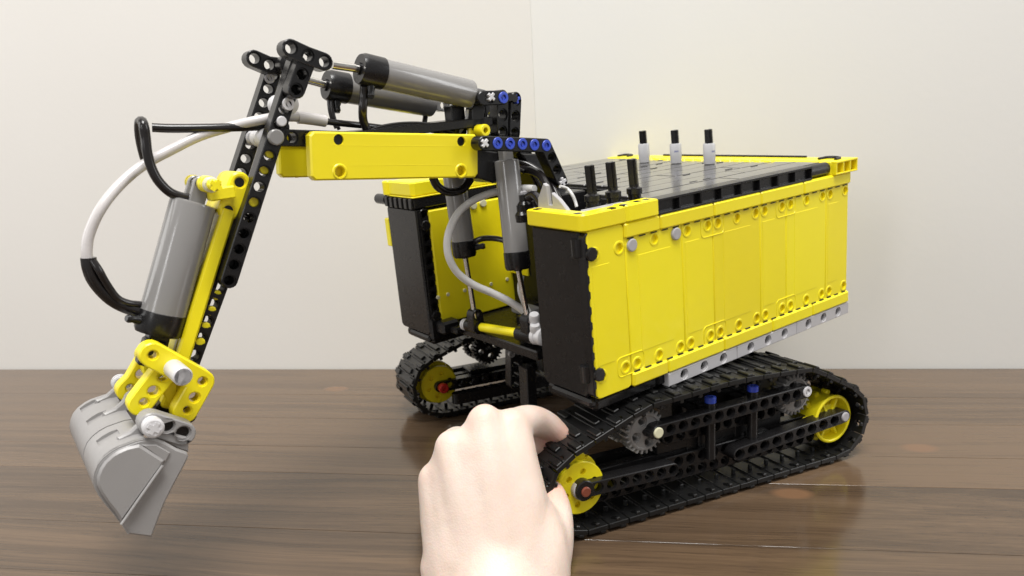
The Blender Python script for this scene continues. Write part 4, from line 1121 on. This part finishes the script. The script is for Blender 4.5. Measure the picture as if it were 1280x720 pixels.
def wheel_front(parent, y):
    """disc sprocket with six holes; seen face at y"""
    mb = MB()
    mb.plate(circ(0, 0, 1.62, 36), [(math.cos(k * PI / 3 + .3) * 1.0, math.sin(k * PI / 3 + .3) * 1.0, .2) for k in range(6)], .35, .06, Matrix.Translation((0, 0, -.35)), .3, False)
    mb.lathe([(.62, -.02), (.62, .03), (.55, .04), (.35, .04), (.35, -.02)], 20, ends=False)
    mb.lathe([(0, -1.0), (1.25, -1.0), (1.3, -.34), (0, -.34)], 28)
    w = part('wheel', mb, 'yellow', parent, U2W @ frame((0, y, WZ), (1, 0, 0), (0, 1, 0)) @ Matrix.Diagonal((1.06, 1.06, 1, 1)))
    ol = []
    for k in range(10):
        a = 2 * PI * k / 10
        for da, rr_ in ((-.26, 1.84), (-.1, 1.86), (.1, 1.86), (.26, 1.84), (.314, 1.6)): ol.append((rr_ * math.cos(a + da), rr_ * math.sin(a + da)))
    mb = MB().plate(ol, [], .7, .06, Matrix.Translation((0, 0, -1.7))); mb.lathe([(0, -2.7), (1.5, -2.7), (1.62, -2.6), (1.62, -2.3), (1.3, -2.25), (1.3, -1.6), (0, -1.6)], 28)
    part('wheel', mb, 'yellow', parent, U2W @ frame((0, y, WZ), (1, 0, 0), (0, 1, 0)) @ Matrix.Diagonal((1.06, 1.06, 1, 1)))
def wheel_rear(parent, y):
    mb = MB().lathe([(0, -.85), (.5, -.85), (.55, -.5), (.9, -.5), (.95, -.85), (1.38, -.85), (1.44, -.05), (1.5, 0), (1.58, 0), (1.66, -.08), (1.62, -.3), (1.5, -.4), (1.55, -2.1), (1.7, -2.3), (1.72, -2.6), (1.5, -2.7), (0, -2.7)], 40)
    for k in range(6):
        m4 = Matrix.Rotation(k * PI / 3, 4, 'Z'); mb.box((.5, -.09, -.8), (1.4, .09, -.35), .03, m4)
    for k in range(10):
        m4 = Matrix.Rotation(k * PI / 5, 4, 'Z'); mb.box((1.45, -.2, -1.6), (1.78, .2, -1.0), .08, m4)
    part('wheel', mb, 'yellow', parent, U2W @ frame((-WB, y, WZ), (1, 0, 0), (0, 1, 0)) @ Matrix.Diagonal((1.1, 1.1, 1, 1)))
def gear_mesh(nt=24, r_=1.5, t=.85):
    ol = []
    for k in range(nt):
        a = 2 * PI * k / nt; s_ = 2 * PI / nt
        for f_, rr_ in ((-.30, r_ - .22), (-.14, r_ + .02), (.14, r_ + .02), (.30, r_ - .22)): ol.append((rr_ * math.cos(a + f_ * s_), rr_ * math.sin(a + f_ * s_)))
    mb = MB().plate(ol, [(math.cos(k * PI / 2 + .5) * .78, math.sin(k * PI / 2 + .5) * .78, .27) for k in range(4)] + [cross_poly(0, 0, .1, .27)], t, .05, Matrix.Translation((0, 0, -t)), None, True)
    mb.lathe([(1.22, -.02), (1.22, .04), (1.1, .05), (1.05, -.02)], 28, ends=False)
    return mb
GEAR = gear_mesh().mesh('gear')
def gear(parent, p, mat='grey', nrm=(0, 1, 0)):
    return link('gear', lmesh(GEAR, mat), None, parent, U2W @ frame(p, (1, 0.0, .2), nrm))
def track(yc, face, near):
    """yc: middle of the belt; face: seen face of the wheels"""
    mb = MB()
    mb.box((-1.2, face - 1.1, 2.4), (-WB + 1.2, face - 1.9, 3.4), .05)
    mb.box((-2.2, face - 2.3, 2.0), (-WB + 2.5, face - 3.1, 3.6), .05)
    if near: mb.box((-6.5, face - 1.0, 3.4), (-17.5, face - 3.2, 4.4), .06)
    for a in (-9.4, -10.4, -13.6, -14.6): mb.box((a - .42, face - .95, 3.2), (a + .42, face - 1.8, 6.2), .05)
    if near: mb.box((-8.5, face - 1.9, 4.4), (-16.0, face - 3.4, 6.6), .06)
    TR = part('track_frame', mb, 'black', EX, U2W)
    for k in range(NL):
        p = JOINTS[k]; q = JOINTS[(k + 1) % NL]; c = (p + q) / 2; t = (q - p).normalized(); nn = Vector((t.y, -t.x))
        m4 = frame((c.x, yc, c.y), (t.x, 0, t.y), (nn.x, 0, nn.y))
        link('track_link', LINK, None, TR, U2W @ m4)
    wheel_front(TR, face); wheel_rear(TR, face)
    for a in (-5.2, -18.2):
        gear(TR, (a, face - .35, 5.55), 'grey' if near else 'black'); gear(TR, (a, face - 2.6, 5.55), 'grey' if near else 'black')
    return TR
TN = track(-1.76, 0.0, True)
f_ = 0.42
def la(p, q, n, par=TN, y=f_, **kw): return liftarm(par, uat(p[0], p[1], y), uat(q[0], q[1], y), n, 'black', F=U2W, **kw)
la((823, 541), (1009, 490), 14)
part('beam_end', MB().lathe([(0, -.9), (.62, -.9), (.66, -.8), (.66, -.04), (.6, 0), (0, 0)], 20), 'black', TN, U2W @ frame(uat(732, 614, .57), (1, 0, 0), (0, 1, 0)))
la((732, 614), (842, 588), 8, y=.55); la((925, 568), (1057, 521), 10, y=.42)
liftarm(TN, Vector((-7.0, -.62, 2.75)), Vector((-16.0, -.62, 2.75)), 10, 'black', F=U2W)
liftarm(TN, Vector((-1.0, -.62, 1.9)), Vector((-20.0, -.62, 1.9)), 20, 'black', F=U2W)
liftarm(TN, Vector((-7.2, -.62, 4.6)), Vector((-16.2, -.62, 4.6)), 10, 'black', F=U2W)
pin(TN, uat(823, 541, f_ + .02), 'flat', 'tan', F=U2W); pin(TN, uat(1009, 489.5, f_ + .02), 'slot', 'white', F=U2W, rot=.7)
pin(TN, uat(1056.5, 521, f_ + .02), 'flat', 'lightgrey', F=U2W); pin(TN, uat(732.5, 615, .6), 'flat', 'brown', F=U2W, sc=.9)
mb = MB().lathe([(.3, -.5), (.55, -.5), (.6, -.4), (.6, .1), (.5, .2), (.3, .2)], 16); part('bush', mb, 'lightgrey', TN, U2W @ frame((.1, .25, WZ), (1, 0, 0), (0, 1, 0)))
for u, v in ((888, 497), (941, 483)):
    q = uat(u, v, -.25)
    mb = MB().lathe([(0, 0), (.36, 0), (.36, q.z - 2.7), (.3, q.z - 2.6), (0, q.z - 2.6)], 14); part('post', mb, 'black', TN, U2W @ Matrix.Translation((q.x, q.y, 2.6)))
    pin(TN, (q.x, q.y, q.z - .02), 'slot', 'blue', nrm=(0, 0, 1), F=U2W, rot=.5)
TF = track(-26.63, -24.87, False)
liftarm(TF, (0.1, -24.35, 3.0), (-9.9, -24.35, 3.0), 11, 'black', F=U2W)
liftarm(TF, (-11, -24.35, 3.0), (-21.6, -24.35, 3.0), 11, 'black', F=U2W)
liftarm(TF, (-1.2, -23.75, 2.45), (-11.2, -23.75, 2.45), 11, 'black', nrm=(0, 0, 1), F=U2W)
liftarm(TF, (-9.2, -24.35, 5.5), (-18.2, -24.35, 5.5), 10, 'black', F=U2W)
part('track_cover', MB().box((-3.2, -25.2, 3.3), (-8.6, -27.4, 3.75), .08), 'black', TF, U2W)
for x in (-2.2, -3.3, -4.3): pin(TF, (x, -24.33, 3.0), 'flat', 'black', F=U2W)
q = uat(562, 487, -24.0)
mb = MB().lathe([(0, -.4), (.26, -.4), (.26, .15), (.44, .2), (.46, .62), (.36, .7), (.2, .7), (.2, .45), (0, .45)], 16); part('pin', mb, 'red', TF, U2W @ frame((0.0, -24.3, WZ - .05), (1, 0, 0), (0, 1, 0)))
# cross frame between the tracks
mb = MB()
mb.box((-9.2, -2.5, 5.0), (-16.5, -25.5, 6.6), .1)
mb.box((-8.6, -4.6, 2.6), (-10.6, -23.8, 3.4), .1); mb.box((-14.5, -4.6, 3.2), (-16.5, -23.8, 4.4), .1)
mb.lathe([(0, 0), (6.2, 0), (6.2, 1.2), (5.2, 1.25), (5.2, 2.0), (0, 2.0)], 36, Matrix.Translation((-11.4, -14.0, 6.0)))
UC = part('cross_frame', mb, 'black', EX, U2W)
liftarm(UC, uat(645, 431, -13.5), uat(645, 481, -13.5), 5, 'black', F=U2W)
q = uat(652, 455, -12); mb = MB().box((q.x - .8, -11.2, 3.3), (q.x + 0.0, -12.6, 7.6), .06); part('post', mb, 'black', UC, U2W)
pin(UC, uat(640, 443, -13.48), 'slot', 'grey', F=U2W, sc=.7)
liftarm(UC, (-9.1, -4.6, 6.3), (-9.1, -18.6, 6.3), 15, 'black', nrm=(1, 0, 0), F=U2W)
mb = MB(); rod(mb, (-5.2, .4, 5.55), (-5.2, -4.4, 5.55), .25); part('axle', mb, 'black', UC, U2W)

# ------------------------------------------------------------------ the hand
M['skin'] = skin_mat()
def hand():
    mb = MB()
    def cap(pts):
        """smooth tapered limb through (u, v, depth, radius)"""
        P = [dat(p[0], p[1], p[2]) for p in pts]; R_ = [p[3] for p in pts]
        n = len(P); k = 7; Q = []; RR = []
        for i in range(n - 1):
            p0 = P[i - 1] if i else P[0] * 2 - P[1]; p3 = P[i + 2] if i + 2 < n else P[-1] * 2 - P[-2]
            for j in range(k):
                t = j / k; p1 = P[i]; p2 = P[i + 1]
                Q.append(0.5 * ((2 * p1) + (p2 - p0) * t + (2 * p0 - 5 * p1 + 4 * p2 - p3) * t * t + (3 * p1 - p0 - 3 * p2 + p3) * t ** 3)); RR.append(R_[i] + (R_[i + 1] - R_[i]) * t)
        Q.append(P[-1]); RR.append(R_[-1])
        for q, r_ in zip(Q, RR):
            mb.lathe([(0, -r_)] + [(r_ * math.cos(a), r_ * math.sin(a)) for a in [-PI / 2 + PI * i / 8 for i in range(1, 8)]] + [(0, r_)], 14, Matrix.Translation(q))
    # forearm and back of the hand (four metacarpals), then fingers and thumb
    cap([(640, 940, 37.5, 3.4), (632, 820, 40.5, 3.2), (624, 735, 42.8, 3.0), (620, 690, 43.7, 2.75), (612, 640, 44.4, 2.2), (606, 600, 45.0, 1.6)])
    cap([(648, 715, 43.0, 2.1), (650, 640, 43.7, 1.75), (642, 575, 44.2, 1.45), (640, 533, 44.7, 1.12)])
    cap([(630, 715, 43.0, 2.2), (622, 640, 43.3, 1.75), (612, 575, 43.7, 1.45), (606, 529, 44.2, 1.13)])
    cap([(605, 715, 43.2, 2.2), (590, 650, 43.6, 1.8), (576, 597, 43.9, 1.4), (566, 560, 44.3, 1.12)])
    cap([(582, 720, 43.6, 2.3), (564, 668, 44.2, 1.75), (553, 630, 44.5, 1.38), (545, 600, 44.8, 1.12)])
    cap([(668, 735, 43.0, 2.1), (672, 680, 43.6, 1.8), (655, 630, 44.3, 1.5), (645, 590, 45, 1.3)])   # web towards the thumb
    cap([(627, 700, 43.2, 2.3), (631, 620, 43.75, 1.62), (624, 560, 44.2, 1.22)])
    cap([(606, 700, 43.3, 2.3), (599, 625, 43.6, 1.66), (591, 562, 44.0, 1.2)])
    cap([(585, 700, 43.6, 2.2), (571, 645, 44.0, 1.62), (560, 592, 44.4, 1.2)])
    for a, b in (((640, 540, 44.75, 1.1), (606, 537, 44.3, 1.12)), ((606, 536, 44.3, 1.12), (566, 567, 44.4, 1.1)), ((566, 566, 44.4, 1.1), (546, 604, 44.9, 1.08))):
        cap([a, ((a[0] + b[0]) / 2, (a[1] + b[1]) / 2 + 3, (a[2] + b[2]) / 2, 1.06), b])
    for v_, dp, rr_ in ((560, 44.15, 1.2), (585, 43.9, 1.4), (615, 43.65, 1.6), (650, 43.45, 1.75)):
        cap([(645, v_, dp + .35, rr_), (610, v_ + 4, dp, rr_), (575, v_ + 32, dp + .15, rr_), (558, v_ + 60, dp + .5, rr_ * .9)])
    cap([(560, 640, 45.5, 1.6), (600, 600, 46.0, 1.7), (640, 590, 46.0, 1.5)])
    # index finger, bent over the belt
    cap([(642, 534, 44.8, 1.1), (657, 526, 46.0, .98), (672, 526, 47.2, .92), (686, 532, 47.9, .84), (697, 541, 48.3, .76), (702, 546, 48.5, .70)])
    # middle finger below it
    cap([(607, 530, 44.3, 1.08), (634, 540, 46.6, .95), (656, 553, 48.0, .85), (676, 561, 48.6, .78), (684, 564, 48.8, .70)])
    # ring and little fingers curled away
    cap([(566, 560, 44.4, 1.06), (575, 552, 46.5, .95), (600, 565, 48.2, .85), (622, 582, 48.4, .76), (630, 594, 48.0, .68)])
    cap([(545, 600, 44.9, 1.0), (552, 590, 46.6, .88), (572, 594, 48.0, .78), (592, 606, 48.0, .7), (598, 616, 47.6, .6)])
    # thumb standing against the wheel
    cap([(668, 725, 43.2, 1.9), (684, 690, 44.0, 1.5), (692, 660, 44.8, 1.22), (693, 638, 45.6, 1.06), (691, 622, 46.2, .9), (690, 615, 46.4, .78)])
    for q in ((606, 524, 44.1, .95), (640, 530, 44.6, .9), (566, 556, 44.2, .92), (545, 597, 44.7, .9)): cap([q, (q[0] + 1, q[1] + 2, q[2], q[3])])
    me = mb.mesh('hand', None)
    o = link('hand', me, M['skin'], None, U2W, label='pale bare hand reaching from below to grip the front end of the near track', category='hand')
    rm = o.modifiers.new('remesh', 'REMESH'); rm.mode = 'VOXEL'; rm.voxel_size = 0.11
    sm = o.modifiers.new('smooth', 'SMOOTH'); sm.factor = 0.5; sm.iterations = 52
    dg = bpy.context.evaluated_depsgraph_get()
    me2 = bpy.data.meshes.new_from_object(o.evaluated_get(dg)); me2.name = 'hand'
    o.modifiers.clear(); o.data = me2
    me2.materials.clear(); me2.materials.append(M['skin']); me2.shade_smooth()
    return o
HAND = hand()
